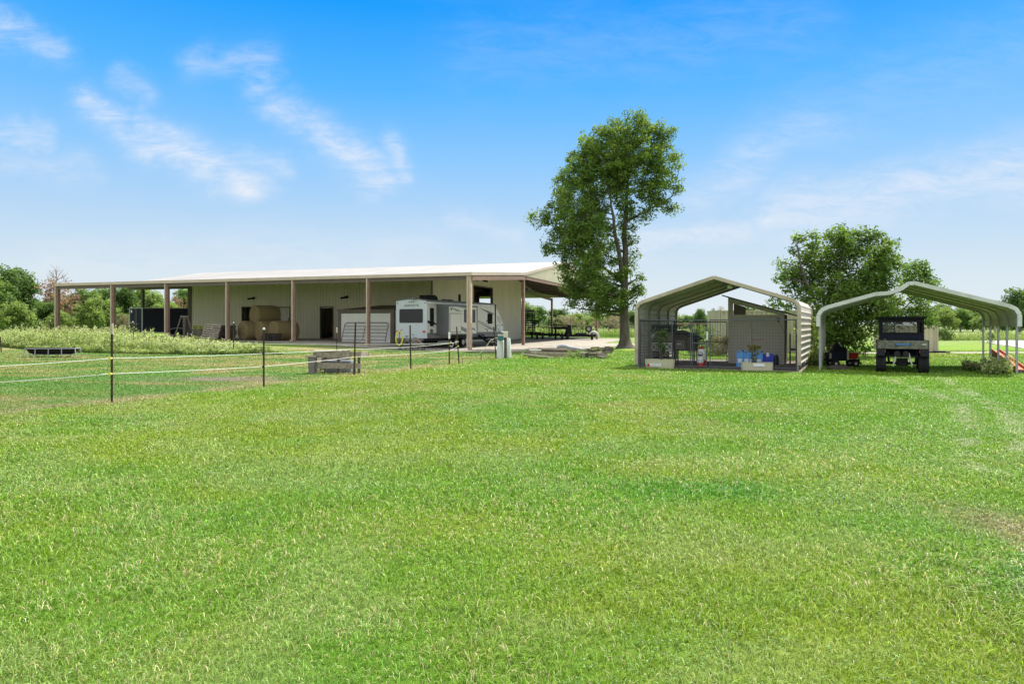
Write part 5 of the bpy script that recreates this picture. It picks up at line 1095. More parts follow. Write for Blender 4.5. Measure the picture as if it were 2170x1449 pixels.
# sprayers
def sprayer(px, b, label, h=.62, w=.30):
    r_ = local_empty('garden_sprayer', px, b, label, 'sprayer', group='red and white garden sprayers by the kennel gate')
    m = MB(); m.lathe([(w * .46, 0), (w * .5, .03), (w * .5, h * .30), (w * .46, h * .34)], Matrix.Identity(4), 20); m.lathe([(.001, 0), (w * .46, 0)], Matrix.Identity(4), 20); m.build('base', M['red'], r_, smooth=True)
    m = MB(); m.lathe([(w * .45, h * .34), (w * .5, h * .38), (w * .48, h * .7), (w * .36, h * .86), (.001, h * .88)], Matrix.Identity(4), 20); m.build('tank', M['white'], r_, smooth=True)
    m = MB(); m.lathe([(w * .30, h * .865), (w * .32, h * .97), (.001, h)], Matrix.Identity(4), 16); return r_, m
r_, m = sprayer(1486.5, 1.3, 'larger red and white sprayer tank with red lid behind the kennel gate', .80, .36); m.build('lid', M['red'], r_, smooth=True)
r_, m = sprayer(1484, .75, 'smaller white sprayer with black handle in front of the larger one', .50, .26); m.build('lid', M['black'], r_, smooth=True)
m = MB(); m.tube([(-.09, 0, .46), (-.08, 0, .57), (.08, 0, .57), (.09, 0, .46)], .016, 6); m.build('handle', M['black'], r_)
# jugs
def jug(px, b, label, h=.66):
    r_ = local_empty('water_jug', px, b, label, 'water jug', group='light blue water jugs behind the right planter'); w, d = .255, .30
    m = MB(); m.prism([(-w / 2, 0), (w / 2, 0), (w / 2, h * .80), (w * .30, h * .93), (w * .12, h * .93), (w * .10, h * .84), (-w * .12, h * .84), (-w * .14, h * .93), (-w * .2, h * .93), (-w / 2, h * .80)], lambda x, z: Vector((x, 0, z)), lambda x, z: Vector((x, d, z))); m.build('body', M['lblue'], r_, bevel=.02)
    m = MB(); m.cyl((.05 + w * .18, d * .5, h * .931), (.05 + w * .18, d * .5, h * .99), .035, 12); m.build('cap', M['dblue'], r_); m = MB(); m.bar((-w * .3, .02, h * .96), (w * .25, .02, h * .98), .03, .03); m.build('handle', M['lblue'], r_)
    m = MB(); m.box(-w * .28, w * .28, -.006, -.0005, h * .30, h * .52); m.build('label_patch', M['white'], r_)
jug(1568, .9, 'light blue water jug at the left end of the row behind the planter', .68); jug(1581.5, .95, 'light blue water jug with pale sticker, second from the left in the row', .66); jug(1592.5, 1.0, 'light blue water jug half hidden by the small plant, in the middle', .66); jug(1608.5, .95, 'light blue water jug at the right end, beside the dark blue drum', .66)
dr = local_empty('blue_drum', 1627.5, 1.05, 'dark blue plastic drum lying beside the light blue jugs', 'drum')
m_ = MB(); m_.prism(rrect(-.27, .27, .08, .55, .16), lambda x, z: Vector((x, 0, z)), lambda x, z: Vector((x, .42, z))); m_.build('body', M['dblue'], dr, bevel=.02); m_ = MB(); m_.cyl((-.01, -.02, .5), (-.01, .0, .5), .06, 12); m_.box(-.08, .06, .1, .2, .551, .58); m_.build('cap', M['white'], dr)
bo = local_empty('black_bottle', 1645.5, 1.0, 'small black rounded container right of the dark blue drum', 'container'); m_ = MB(); m_.lathe([(.001, 0), (.09, 0), (.10, .3), (.09, .42), (.05, .5), (.001, .52)], Matrix.Identity(4), 16); m_.build('body', M['black'], bo, smooth=True); m_ = MB(); m_.tube([(-.05, 0, .48), (0, 0, .56), (.05, 0, .48)], .012, 6); m_.build('handle', M['black'], bo)
fb = [(1664, .7, 'low dark board frame on the floor at the right side of the kennel'), (1470, 1.6, 'low dark wooden tray on the kennel floor')]
for px, b, lab in fb:
    r_ = local_empty('floor_frame', px, b, lab, 'tray'); m = MB(); m.box(-.5, .5, 0, .04, 0, .14); m.box(-.5, .5, .5, .54, 0, .14); m.box(-.5, -.46, .04, .5, 0, .14); m.box(.46, .5, .04, .5, 0, .14); m.build('frame', M['wood_dark'], r_)
# planters
def planter(pxa, pxb, b, pyt, pyb, label, taper, name='planter_trough', curved=False):
    a0, a1 = C1.a_at(pxa, b), C1.a_at(pxb, b); p = C1.w(a0, b); r_ = empty(name, (p.x, p.y, 0), -R(23.9 - 10), label, 'planter'); L_ = (C1.w(a1, b) - C1.w(a0, b)).length
    h = CAMH + (HY - pyt) / FPX * p.y; m = MB(); n = 16
    def ring(z, k):
        pts = []
        for i in range(n):
            t = 2 * math.pi * i / n; e = .35 if not curved else .6
            pts.append(Vector((L_ / 2 + (L_ / 2 * k) * math.copysign(abs(math.cos(t)) ** e, math.cos(t)), .26 + .26 * k * math.copysign(abs(math.sin(t)) ** e, math.sin(t)), z)))
        return pts
    rs = [ring(0.0, taper), ring(h * .55, .985), ring(h, 1.0), ring(h + .012, 1.012), ring(h, .95), ring(h * .72, .94)]; V_ = sum(rs, []); F_ = [tuple(range(n))[::-1], tuple(range(5 * n, 6 * n))]
    for i in range(5):
        for j in range(n): F_.append((i * n + j, i * n + (j + 1) % n, (i + 1) * n + (j + 1) % n, (i + 1) * n + j))
    m.add(V_, F_); m.build('tub', M['planter'], r_)
    m = MB(); m.add(ring(h * .74, .93), [tuple(range(n))]); m.build('soil', M['dirt'], r_); return r_, L_, h
pr1, L1, h1_ = planter(1366, 1429, -.75, 762, 784, 'rounded green-tan feed tub planter at the left front of the carport, with red sticker', .94, curved=True)
m_ = MB(); m_.box(.16, .62, -.052, -.047, .10, .20); lb = m_.build('label_strip', M['white'], pr1); text_mesh('lettering', 'COUNTYLINE', .055, Matrix.Translation((.42, -.0545, .15)) @ Matrix.Rotation(R(90), 4, 'X'), M['rv_grey'], lb, 0, .001, 1.0)
m_ = MB(); m_.prism([(.10, .09), (.20, .09), (.20, .16), (.15, .21), (.10, .16)], lambda x, z: Vector((x, -.06, z)), lambda x, z: Vector((x, -.055, z))); m_.build('red_emblem', M['red_lens'], lb)
pr2, L2_, h2_ = planter(1570.5, 1640.5, -.35, 768.5, 787, 'square-ended tan feed tub planter in front of the blue jugs, with white sticker', .97)
m_ = MB(); m_.box(L2_ * .37, L2_ * .72, -.02, -.01, .16, .26); m_.build('label_strip', M['white'], pr2)

# ------------------------------------------------------------------ utility vehicle under the open carport
cu = gnd(1912, 23.75); ut = empty('utility_vehicle', (cu.x, cu.y, 0), -R(28), 'dark utility vehicle seen from behind with camouflage tailgate under the open carport', 'utility vehicle'); ut.scale = (.885, .885, 1)
KU = 1.0; UW = .90
m_ = MB(); m_.box(-UW, UW, 0.0, 1.2, .84, 1.14); bedo = m_.build('cargo_bed', M['black'], ut, bevel=.02)
m_ = MB(); m_.box(-UW + .04, UW - .02, -.04, -.003, .84, 1.13); tg = m_.build('tailgate', M['camo'], ut, bevel=.012)
m_ = MB(); m_.box(-.27, .30, -.052, -.041, .965, 1.035); lg = m_.build('badge', M['navy'], tg)
m_ = MB(); m_.box(-.24, .27, -.056, -.0525, .985, 1.015); m_.build('badge_stripe', M['lblue'], lg); m_ = MB(); m_.box(.66, .82, -.05, -.042, .985, 1.02); m_.build('small_badge', M['chrome'], tg)
m_ = MB(); m_.box(-UW + .02, -UW + .10, -.03, .0, .82, 1.15); m_.box(UW - .08, UW, -.03, 0, .82, 1.15); m_.build('bed_corner', M['black'], ut)
for s in (-1, 1):
    m_ = MB(); m_.box(s * .72 - .15, s * .72 + .15, -.02, .06, .70, .80); m_.build('tail_light', M['red_lens'], ut, bevel=.01)
    m_ = MB(); m_.prism([(-.2, .6), (.75, .6), (.7, .84), (-.05, .84)], lambda y, z: Vector((s * UW - .0 if s > 0 else -UW + .30, y, z)), lambda y, z: Vector((s * UW - .30 if s > 0 else -UW, y, z))); m_.build('fender', M['black'], ut)
# cab
m_ = MB(); m_.box(-.80, .80, 1.15, 1.28, .85, 1.32); m_.box(-.78, .78, 1.2, 2.6, .55, .80); m_.build('cab_back', M['navy'], ut, bevel=.02)
m_ = MB()
for x in (-.80, .72): m_.box(x, x + .08, 1.2, 1.30, 1.3, 1.90)
m_.box(-.80, .80, 1.195, 1.30, 1.30, 1.40); m_.box(-.80, .80, 1.195, 1.30, 1.77, 1.90); m_.box(-.80, -.66, 1.19, 1.29, 1.40, 1.77); m_.box(.56, .66, 1.19, 1.29, 1.40, 1.77); m_.build('cab_frame', M['black'], ut)
for x in (-.80, .72): m_ = MB(); m_.bar((x + .04, 2.9, 1.05), (x + .04, 2.45, 1.92), .07, .07); m_.build('front_pillar', M['black'], ut)
m_ = MB(); m_.bar((-.22, 2.55, 1.0), (-.22, 2.50, 1.9), .04, .04); m_.build('windshield_post', M['black'], ut)
m_ = MB(); m_.box(-.88, .88, 1.08, 2.65, 1.90, 1.975); m_.build('roof', M['black'], ut, bevel=.02)
m_ = MB(); m_.box(-.66, .56, 1.23, 1.24, 1.40, 1.77); m_.build('rear_window', M['glass_clear'], ut)
m_ = MB(); m_.box(-.15, .08, 2.3, 2.34, 1.70, 1.77); m_.build('mirror', M['black'], ut)
m_ = MB(); m_.tube([(-.38 + .17 * math.cos(t), 2.1 + .05 * math.sin(t), 1.38 + .17 * math.sin(t)) for t in np.linspace(0, 2 * math.pi, 21)], .018, 6, False); m_.build('steering_wheel', M['black'], ut)
for x in (-.42, .36):
    m_ = MB(); m_.box(x - .25, x + .25, 1.35, 1.5, .85, 1.40); m_.box(x - .25, x + .25, 1.5, 1.95, .80, .92); m_.build('seat', M['black'], ut, bevel=.05)
m_ = MB(); m_.prism([(2.2, .5), (3.3, .5), (3.35, .95), (2.9, 1.1), (2.5, 1.12)], lambda y, z: Vector((-.72, y, z)), lambda y, z: Vector((.72, y, z))); m_.build('hood', M['black'], ut, bevel=.04)
m_ = MB(); m_.cyl((-.58, 1.17, 1.13), (-.58, 1.145, 1.13), .035, 10); m_.build('fuel_cap', M['yellow'], ut)
def knobby(x, y, r_, w):
    m = MB(); f = Matrix.Translation((x, y, r_)) @ Matrix.Rotation(R(90), 4, 'Y')
    m.lathe([(r_ * .45, -w / 2), (r_ * .9, -w / 2), (r_ * .96, -w * .42), (r_ * .96, w * .42), (r_ * .9, w / 2), (r_ * .45, w / 2), (r_ * .4, 0), (r_ * .45, -w / 2)], f, 28)
    for k in range(22):
        a = k * 2 * math.pi / 22
        for s in (-1, 1):
            mm = f @ Matrix.Rotation(a + (.1 if s > 0 else 0), 4, 'Z'); m.box(r_ * .955, r_, -.022, .022, s * w * .22 - w * .17, s * w * .22 + w * .17, mm)
    o = m.build('wheel', M['rubber'], ut); m = MB(); m.lathe([(.001, w * .3), (r_ * .45, w * .35)], f, 18); m.lathe([(.001, -w * .3), (r_ * .45, -w * .35)], f, 18); m.build('rim', M['rv_grey'], o)
for s in (-1, 1): knobby(s * .735, .36, .335, .36); knobby(s * .735, 2.6, .335, .26)
m_ = MB(); m_.tube([(-.6, .36, .335), (.6, .36, .335)], .05, 8); m_.box(-.2, .2, .15, .6, .25, .5); m_.bar((-.5, .1, .75), (-.45, .2, .3), .06, .06); m_.bar((.5, .1, .75), (.45, .2, .3), .06, .06); m_.box(-.55, .55, .05, 2.6, .55, .62); m_.box(-.12, .12, -.12, .1, .28, .36); m_.box(-.05, .05, -.2, -.1, .25, .32); m_.build('axle_and_hitch', M['black'], ut)
for x in (-.17, .13):
    m_ = MB(); m_.cyl((x, -.02, .66), (x, .2, .66), .11, 18); m_.build('muffler', M['rubber'], ut, smooth=True)
for x, z in ((-.3, .42), (.33, .42)):
    m_ = MB()
    for k in range(6): m_.cyl((x + .02 * k * (1 if x < 0 else -1), .05, z - .12 + .06 * k), (x + .02 * k * (1 if x < 0 else -1), .05, z - .09 + .06 * k), .05, 12)
    m_.cyl((x, .06, z - .2), (x + .1 * (1 if x < 0 else -1), .06, z + .28), .022, 8); m_.build('shock_absorber', M['chrome'], ut)

# garden wagon
cw = gnd(1794, 27.0); wg = empty('garden_wagon', (cw.x, cw.y, 0), R(0), 'dark blue garden wagon on rubber wheels left of the utility vehicle', 'wagon')
m_ = MB(); m_.hexa([Vector(p) for p in ((-.60, 0, .30), (.05, 0, .30), (.05, .5, .30), (-.60, .5, .30), (-.64, 0, .62), (.05, 0, .62), (.05, .5, .62), (-.64, .5, .62))]); m_.build('tub', M['navy'], wg, bevel=.02)
m_ = MB(); m_.bar((-.7, .25, .28), (.55, .25, .28), .45, .05); m_.bar((.55, .25, .28), (.72, .25, .12), .04, .04); m_.bar((.45, .25, .14), (.72, .25, .12), .03, .03); m_.build('chassis', M['black'], wg)
m_ = MB(); m_.tube([(.62, .2, .2), (.40, .2, .75), (.30, .2, .83)], .014, 6); m_.build('handle', M['black'], wg)
m_ = MB(); m_.bar((-.88, .2, .60), (-.50, .2, .60), .05, .025); m_.bar((.05, .0, .60), (.62, .0, .57), .04, .02); m_.build('side_rail', M['wood_pale'], wg)
m_ = MB(); m_.box(.02, .09, -.02, .02, .3, .64); m_.box(-.66, -.61, -.02, .02, .35, .55); m_.build('corner_post', M['wood_pale'], wg)
for x in (-.42, .36):
    for y in (.0, .5):
        m_ = MB(); f = Matrix.Translation((x, y, .15)) @ Matrix.Rotation(R(90), 4, 'X'); m_.lathe([(.06, -.04), (.14, -.04), (.15, 0), (.14, .04), (.06, .04), (.05, 0), (.06, -.04)], f, 20); w_ = m_.build('wheel', M['rubber'], wg, smooth=True); m_ = MB(); m_.cyl((x, y - .03, .15), (x, y + .03, .15), .06, 12); m_.build('hub', M['tan_grey'], w_)
bk2 = empty('red_tub', (cw.x + .34, cw.y + .25, .33), 0, 'red plastic tub riding on the right half of the garden wagon', 'tub'); m_ = MB(); m_.lathe([(.001, 0), (.19, 0), (.26, .22), (.27, .24), (.24, .22), (.18, .04)], Matrix.Diagonal((1, .9, 1, 1)), 24); m_.build('body', M['red'], bk2, smooth=True); m_ = MB(); m_.tube([(.27 * math.cos(t), .243 * math.sin(t), .24) for t in np.linspace(0, 2 * math.pi, 25)], .012, 6, False); m_.build('rim', M['red_lens'], bk2)
ms = empty('black_tarp_load', (cw.x - .25, cw.y + .25, .6), 0, 'black peaked tarp bundle heaped in the garden wagon', 'bundle'); m_ = MB(); m_.prism([(-.28, 0), (.42, 0), (.30, .22), (.12, .18), (.06, .30), (-.02, .40), (-.12, .34), (-.2, .16)], lambda x, z: Vector((x, -.1, z)), lambda x, z: Vector((x * .9, .18, z * .9))); m_.build('bundle', M['black'], ms, bevel=.05)
m_ = MB(); m_.tube([(-.0, -.12, .38), (.06, -.12, .28), (.12, -.12, .24)], .010, 6); m_.build('cord', M['white'], ms)
c = gnd(1776, 25.4); o_ = MB(); o_.box(-.38, .38, -.15, .15, 0, .13); o_.box(-.3, .3, -.12, .12, .13, .17); o = o_.build('dark_log', M['wood_dark'], bevel=.03); o.location = c; o.rotation_euler = (0, 0, .1); tag(o, 'dark timber block on the ground in front of the garden wagon', 'timber')
# red ramp on a prop
Yr = 25.5; A = at(2108, 743.5, 27.6); B = at(2163, 784, 23.6); c = (A + B) / 2; rp_ = empty('steel_ramp', (c.x, c.y, 0), 0, 'rusty red steel channel ramp sloping down beside the right carport posts', 'ramp')
A0 = A - Vector((c.x, c.y, 0)); B0 = B - Vector((c.x, c.y, 0)); m_ = MB(); m_.bar(A0, B0, .34, .04); m_.bar(A0 + Vector((-.15, 0, .06)), B0 + Vector((-.15, 0, .06)), .03, .12); m_.bar(A0 + Vector((.15, 0, .06)), B0 + Vector((.15, 0, .06)), .03, .12); m_.build('channel', M['rust_red'], rp_)
m_ = MB(); m_.box(A0.x - .05, A0.x + .25, A0.y - .05, A0.y + .1, 0, A0.z - .03); m_.build('prop', M['wood_dark'], rp_); m_ = MB(); m_.box(B0.x - .1, B0.x + .2, B0.y - .1, B0.y + .1, 0, .06); m_.box(B0.x - .15, B0.x + .12, B0.y, B0.y + .15, .06, .12); m_.build('foot_block', M['wood_dark'], rp_)
# ------------------------------------------------------------------ foliage
def leaf_cloud(cent, npc, spread, size, r, squash=.8, up=.5):
    """cent (n,3) clump centres -> leaf quads"""
    n = len(cent) * npc; c = np.repeat(cent, npc, 0); sp = np.repeat(spread * (.6 + .8 * r.random(len(cent))), npc)[:, None]
    d = r.normal(0, 1, (n, 3)); d /= np.linalg.norm(d, axis=1)[:, None]; d *= (r.random(n) ** .45)[:, None]; d[:, 2] *= squash; p = c + d * sp
    nm = r.normal(0, 1, (n, 3)); nm[:, 2] = np.abs(nm[:, 2]) + up; nm /= np.linalg.norm(nm, axis=1)[:, None]
    t = np.cross(nm, r.normal(0, 1, (n, 3))); t /= np.linalg.norm(t, axis=1)[:, None]; b = np.cross(nm, t); s = (size * (.6 + .8 * r.random(n)))[:, None]
    V = np.stack([p - t * s, p + b * s * .45, p + t * s, p - b * s * .45], 1)
    return V.reshape(-1, 3), np.arange(n * 4).reshape(-1, 4), n
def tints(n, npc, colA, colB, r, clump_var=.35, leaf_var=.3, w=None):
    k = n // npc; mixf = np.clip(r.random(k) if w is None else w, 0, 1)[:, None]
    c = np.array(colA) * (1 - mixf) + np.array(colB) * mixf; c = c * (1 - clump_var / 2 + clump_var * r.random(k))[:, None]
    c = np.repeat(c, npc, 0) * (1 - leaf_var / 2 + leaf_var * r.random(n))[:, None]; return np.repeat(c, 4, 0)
def branch(mb, a, b, r0, r1, r, bend=.12, n=4, sides=5):
    a = Vector(a); b = Vector(b); L_ = (b - a).length; pts = []; rad = []
    off = Vector(r.normal(0, 1, 3)) * L_ * bend
    for i in range(n + 1):
        t = i / n; p = a.lerp(b, t) + off * (t * (1 - t)) + Vector((0, 0, L_ * .10 * t * (1 - t)))
        pts.append(p); rad.append(r0 + (r1 - r0) * t)
    mb.tube(pts, rad, sides, False); return pts
# the tall oak
def big_tree(name, Y, base_px, blobs, scale, ox, oy, stems, label, leafA, leafB, seed, clump_area, npc, size, spread, depth, trunk_r, cat='tree', edge=0, gz=None):
    r = np.random.default_rng(seed); b0 = gnd(base_px[0], Y); root = empty(name, b0, 0, label, cat)
    def pt(px, py, dy=0.0): p = at(px, py, Y); p.y += dy; p.x += (px - CX) / FPX * dy * 0; return p - b0
    tb = MB(); nodes = []
    for (pts, r0, r1) in stems:
        P3 = [pt(px, py, dy) for px, py, dy in pts]; P3[0].z = max(P3[0].z, -.2) if pts[0][1] > base_px[1] - 2 else P3[0].z
        dense = []; rads = []
        for i in range(len(P3) - 1):
            for k in range(5): t = k / 5; dense.append(P3[i].lerp(P3[i + 1], t) + Vector(r.normal(0, .03, 3)) * (1 if i else 0))
        dense.append(P3[-1]); m = len(dense)
        for i in range(m): rads.append(r0 + (r1 - r0) * (i / (m - 1)) ** .8)
        if pts[0][1] > base_px[1] - 2: rads[0] *= 1.9; rads[1] *= 1.3; rads[2] *= 1.1
        tb.tube(dense, rads, 12); nodes += [(p, q) for p, q in zip(dense[3:], rads[3:])]
    cl = []; wcol = []
    for (bx, by, br) in blobs:
        px, py, pr = ox + bx / scale, oy + by / scale, br / scale
        rm = pr / FPX * Y
        cx_, cy_, cz_ = pt(px, py); dys = [0.0] if rm < 1.0 else [r.uniform(-.35, .0) * depth, r.uniform(.0, .35) * depth]
        for dy in dys:
            cc = Vector((cx_, dy + r.normal(0, .3), cz_)); nn = max(3, int(rm * rm * 3.14 * clump_area))
            best = min(nodes, key=lambda q: (q[0] - cc).length + 1.1 * max(0, q[0].z - cc.z + .3) * 1.0)
            r0 = min(best[1] * .6, .10 + .03 * rm); branch(tb, best[0], cc, r0, .025, r)
            for _ in range(nn):
                d = r.normal(0, 1, 3); d /= np.linalg.norm(d); d *= r.random() ** .38 * rm; q = cc + Vector(d)
                if r.random() < .35: branch(tb, cc, q, .022, .008, r, .2, 2, 3)
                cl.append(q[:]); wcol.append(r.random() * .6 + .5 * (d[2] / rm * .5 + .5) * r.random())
    cl = np.array(cl); V, F_, n = leaf_cloud(cl, npc, spread, size, r)
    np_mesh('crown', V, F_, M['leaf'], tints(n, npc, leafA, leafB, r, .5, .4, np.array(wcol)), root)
    tb.build('trunk', M['bark'], root, smooth=True); return root, n
ob = [(690, 120, 100), (560, 160, 95), (440, 220, 95), (850, 160, 75), (930, 120, 34), (400, 330, 100), (560, 330, 130), (720, 290, 130), (870, 320, 105), (955, 440, 52), (820, 470, 100), (900, 555, 58), (975, 480, 26), (960, 590, 28), (985, 330, 26),
      (300, 430, 95), (440, 470, 110), (250, 540, 85), (185, 650, 75), (100, 650, 40), (330, 640, 120), (460, 600, 100), (230, 780, 85), (340, 800, 120), (450, 750, 110), (165, 830, 48), (300, 950, 75), (420, 920, 110), (530, 880, 85), (330, 1050, 85), (440, 1060, 110), (550, 1030, 85),
      (350, 1150, 50), (450, 1140, 85), (540, 1150, 75), (500, 1225, 42), (610, 1180, 55), (720, 1070, 50), (755, 1090, 28), (700, 1170, 32), (705, 790, 34), (650, 540, 80), (610, 430, 105), (560, 720, 50), (320, 1190, 26), (600, 1010, 55), (780, 640, 36), (700, 700, 22), (640, 700, 45), (660, 620, 50), (600, 820, 48), (640, 905, 42), (640, 1000, 45), (655, 1100, 45), (590, 1110, 50), (700, 860, 34), (690, 930, 26), (740, 1010, 30), (720, 1120, 46), (670, 760, 40), (690, 640, 50), (800, 600, 50), (830, 95, 50), (905, 175, 60), (780, 95, 62), (380, 1110, 58), (480, 1180, 60), (600, 1130, 52), (520, 1090, 70), (310, 270, 30), (520, 110, 34), (620, 70, 34), (750, 60, 34)]
st_oak = [([(1325, 738, 0), (1324, 690, 0), (1322, 640, 0), (1326, 560, .1), (1324, 500, .2), (1328, 440, .1), (1330, 380, 0), (1336, 310, -.2)], .40, .05),
          ([(1322, 610, 0), (1310, 540, -.5), (1297, 480, -.9), (1290, 430, -1.0), (1268, 350, -1.2)], .20, .04), ([(1326, 470, .1), (1360, 452, .5), (1400, 430, .8), (1432, 410, 1.0)], .11, .03),
          ([(1323, 600, 0), (1275, 560, .8), (1225, 520, 1.3), (1180, 480, 1.5)], .14, .03), ([(1322, 630, 0), (1270, 620, -1.0), (1220, 610, -1.8)], .10, .03), ([(1335, 560, 0), (1345, 548, -.2), (1338, 540, -.3)], .04, .02)]
bt, nl = big_tree('oak_tree', 48.7, (1325, 738), ob, 2.9, 1100, 240, st_oak, 'tall leaning green tree with bare grey trunk between the barn and the clad carport', (.075, .150, .034), (.245, .335, .078), 21, 8.5, 44, .098, .44, 7.0, .4)
# bushy tree behind the carports (pixels of a 5.425x crop at 1620,460)
bb_ = [(960, 190, 120), (830, 250, 110), (1120, 200, 100), (1260, 260, 110), (1370, 310, 80), (700, 260, 90), (570, 300, 80), (1000, 380, 200), (700, 450, 180), (1250, 460, 180), (1430, 440, 110), (480, 520, 140), (860, 600, 210), (1150, 640, 200), (1400, 600, 160), (1550, 540, 90), (400, 650, 130), (600, 720, 190), (350, 820, 110),
       (850, 850, 220), (480, 960, 160), (1100, 850, 200), (1380, 780, 160), (700, 1050, 220), (950, 1080, 200), (1200, 1000, 200), (1400, 950, 150), (600, 1260, 200), (850, 1300, 200), (1100, 1250, 190), (450, 1200, 90), (750, 1440, 190), (1000, 1440, 180), (1250, 1180, 150), (560, 1440, 150), (1450, 1130, 130), (1580, 980, 110), (1700, 900, 110), (1750, 1050, 110), (1900, 1100, 100), (1850, 1210, 70), (1640, 1150, 90),
       (380, 270, 34), (330, 400, 45), (230, 520, 40), (260, 620, 34), (150, 710, 26), (200, 690, 24), (430, 250, 24), (130, 1010, 45), (230, 1010, 60), (60, 960, 24), (1310, 200, 40), (560, 190, 34)]
st_b = [([(1748, 752, 0), (1750, 700, 0), (1760, 640, 0), (1775, 580, 0), (1790, 520, 0)], .22, .05), ([(1752, 700, 0), (1720, 640, -.4), (1690, 570, -.5), (1682, 520, -.4)], .12, .03), ([(1756, 690, 0), (1800, 640, .4), (1850, 600, .6), (1890, 570, .6)], .14, .03), ([(1755, 720, 0), (1800, 690, .5), (1860, 670, .6), (1930, 655, .6)], .12, .04), ([(1750, 730, 0), (1735, 690, .2), (1700, 640, .4)], .1, .03)]
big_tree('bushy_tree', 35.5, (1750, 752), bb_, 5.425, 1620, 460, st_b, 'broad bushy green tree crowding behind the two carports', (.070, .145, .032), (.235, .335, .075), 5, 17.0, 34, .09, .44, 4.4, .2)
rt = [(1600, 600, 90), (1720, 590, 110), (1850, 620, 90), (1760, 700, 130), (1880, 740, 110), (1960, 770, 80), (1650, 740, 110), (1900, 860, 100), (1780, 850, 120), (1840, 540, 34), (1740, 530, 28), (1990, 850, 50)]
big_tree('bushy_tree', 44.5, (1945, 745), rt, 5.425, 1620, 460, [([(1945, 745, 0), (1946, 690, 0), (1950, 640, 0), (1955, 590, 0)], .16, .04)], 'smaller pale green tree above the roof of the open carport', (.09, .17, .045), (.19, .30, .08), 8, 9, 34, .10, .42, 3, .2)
# distant trees ---------------------------------------------------------------
def far_proto(name, h, w, seed, colA, colB, n_cl=95, npc=30, dead=False, low=.12):
    r = np.random.default_rng(seed); root = empty(name, (0, 0, 0), 0, 'x', 'tree'); tb = MB(); tb.tube([(0, 0, -.3), (.1, 0, h * .35), (.0, .1, h * .6), (.1, 0, h * .85)], [h * .028, h * .022, h * .012, .02], 7)
    cl = []; wv = []
    lobes = [(r.uniform(-.32, .32) * w, r.uniform(-.3, .3) * w, h * r.uniform(low + .15, .82), w * r.uniform(.16, .30)) for _ in range(11)] + [(0, 0, h * .80, w * .2)]
    for (x, y, z, rr_) in lobes:
        branch(tb, (0, 0, h * r.uniform(.2, .5)), (x, y, z), h * .010, .02, r)
        for _ in range(n_cl // 12):
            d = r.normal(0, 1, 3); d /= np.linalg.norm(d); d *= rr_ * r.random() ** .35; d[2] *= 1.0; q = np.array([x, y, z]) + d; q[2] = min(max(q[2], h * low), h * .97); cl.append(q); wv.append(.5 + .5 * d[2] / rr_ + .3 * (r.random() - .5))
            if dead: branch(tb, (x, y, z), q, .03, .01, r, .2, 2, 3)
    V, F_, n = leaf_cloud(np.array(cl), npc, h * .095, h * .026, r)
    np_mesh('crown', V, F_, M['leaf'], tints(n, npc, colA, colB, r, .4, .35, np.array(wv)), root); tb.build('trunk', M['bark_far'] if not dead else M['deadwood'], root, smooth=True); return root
GA, GB = (.085, .160, .045), (.21, .31, .09)
protos = [far_proto('broadleaf_tree', 10, 9, 1, GA, GB, 260, 34), far_proto('broadleaf_tree', 10, 7.5, 2, (.08, .16, .055), (.19, .29, .10), 220, 34), far_proto('broadleaf_tree', 10, 10.5, 3, (.12, .19, .055), (.26, .35, .11), 280, 34, low=.05), far_proto('broadleaf_tree', 10, 9, 4, (.07, .14, .045), (.16, .25, .08), 260, 34, low=.04),
          far_proto('dead_tree', 10, 9, 6, (.20, .12, .09), (.33, .22, .17), 150, 18, True, .06), far_proto('scrub_bush', 10, 15, 9, (.20, .17, .13), (.30, .27, .18), 200, 16, True, .03)]
used = [False] * len(protos)
def ftree(k, px, pyt, Y, wpx, label, rz, group):
    b0 = gnd(px, Y); h = (CAMH + (HY - pyt) / FPX * Y - b0.z); w = wpx / FPX * Y; base_w = [9, 7.5, 10.5, 9, 9, 15][k]
    o = protos[k] if not used[k] else copy_tree(protos[k]); used[k] = True
    o.location = b0; o.rotation_euler = (0, 0, rz); s = h / 9.6; sw_ = w / base_w; o.scale = (sw_, sw_, s); o['label'] = label; o['group'] = group; o['category'] = 'bush' if k == 5 else 'tree'
GL = 'trees along the left edge of the pasture'; GR = 'trees along the far right meadow edge'
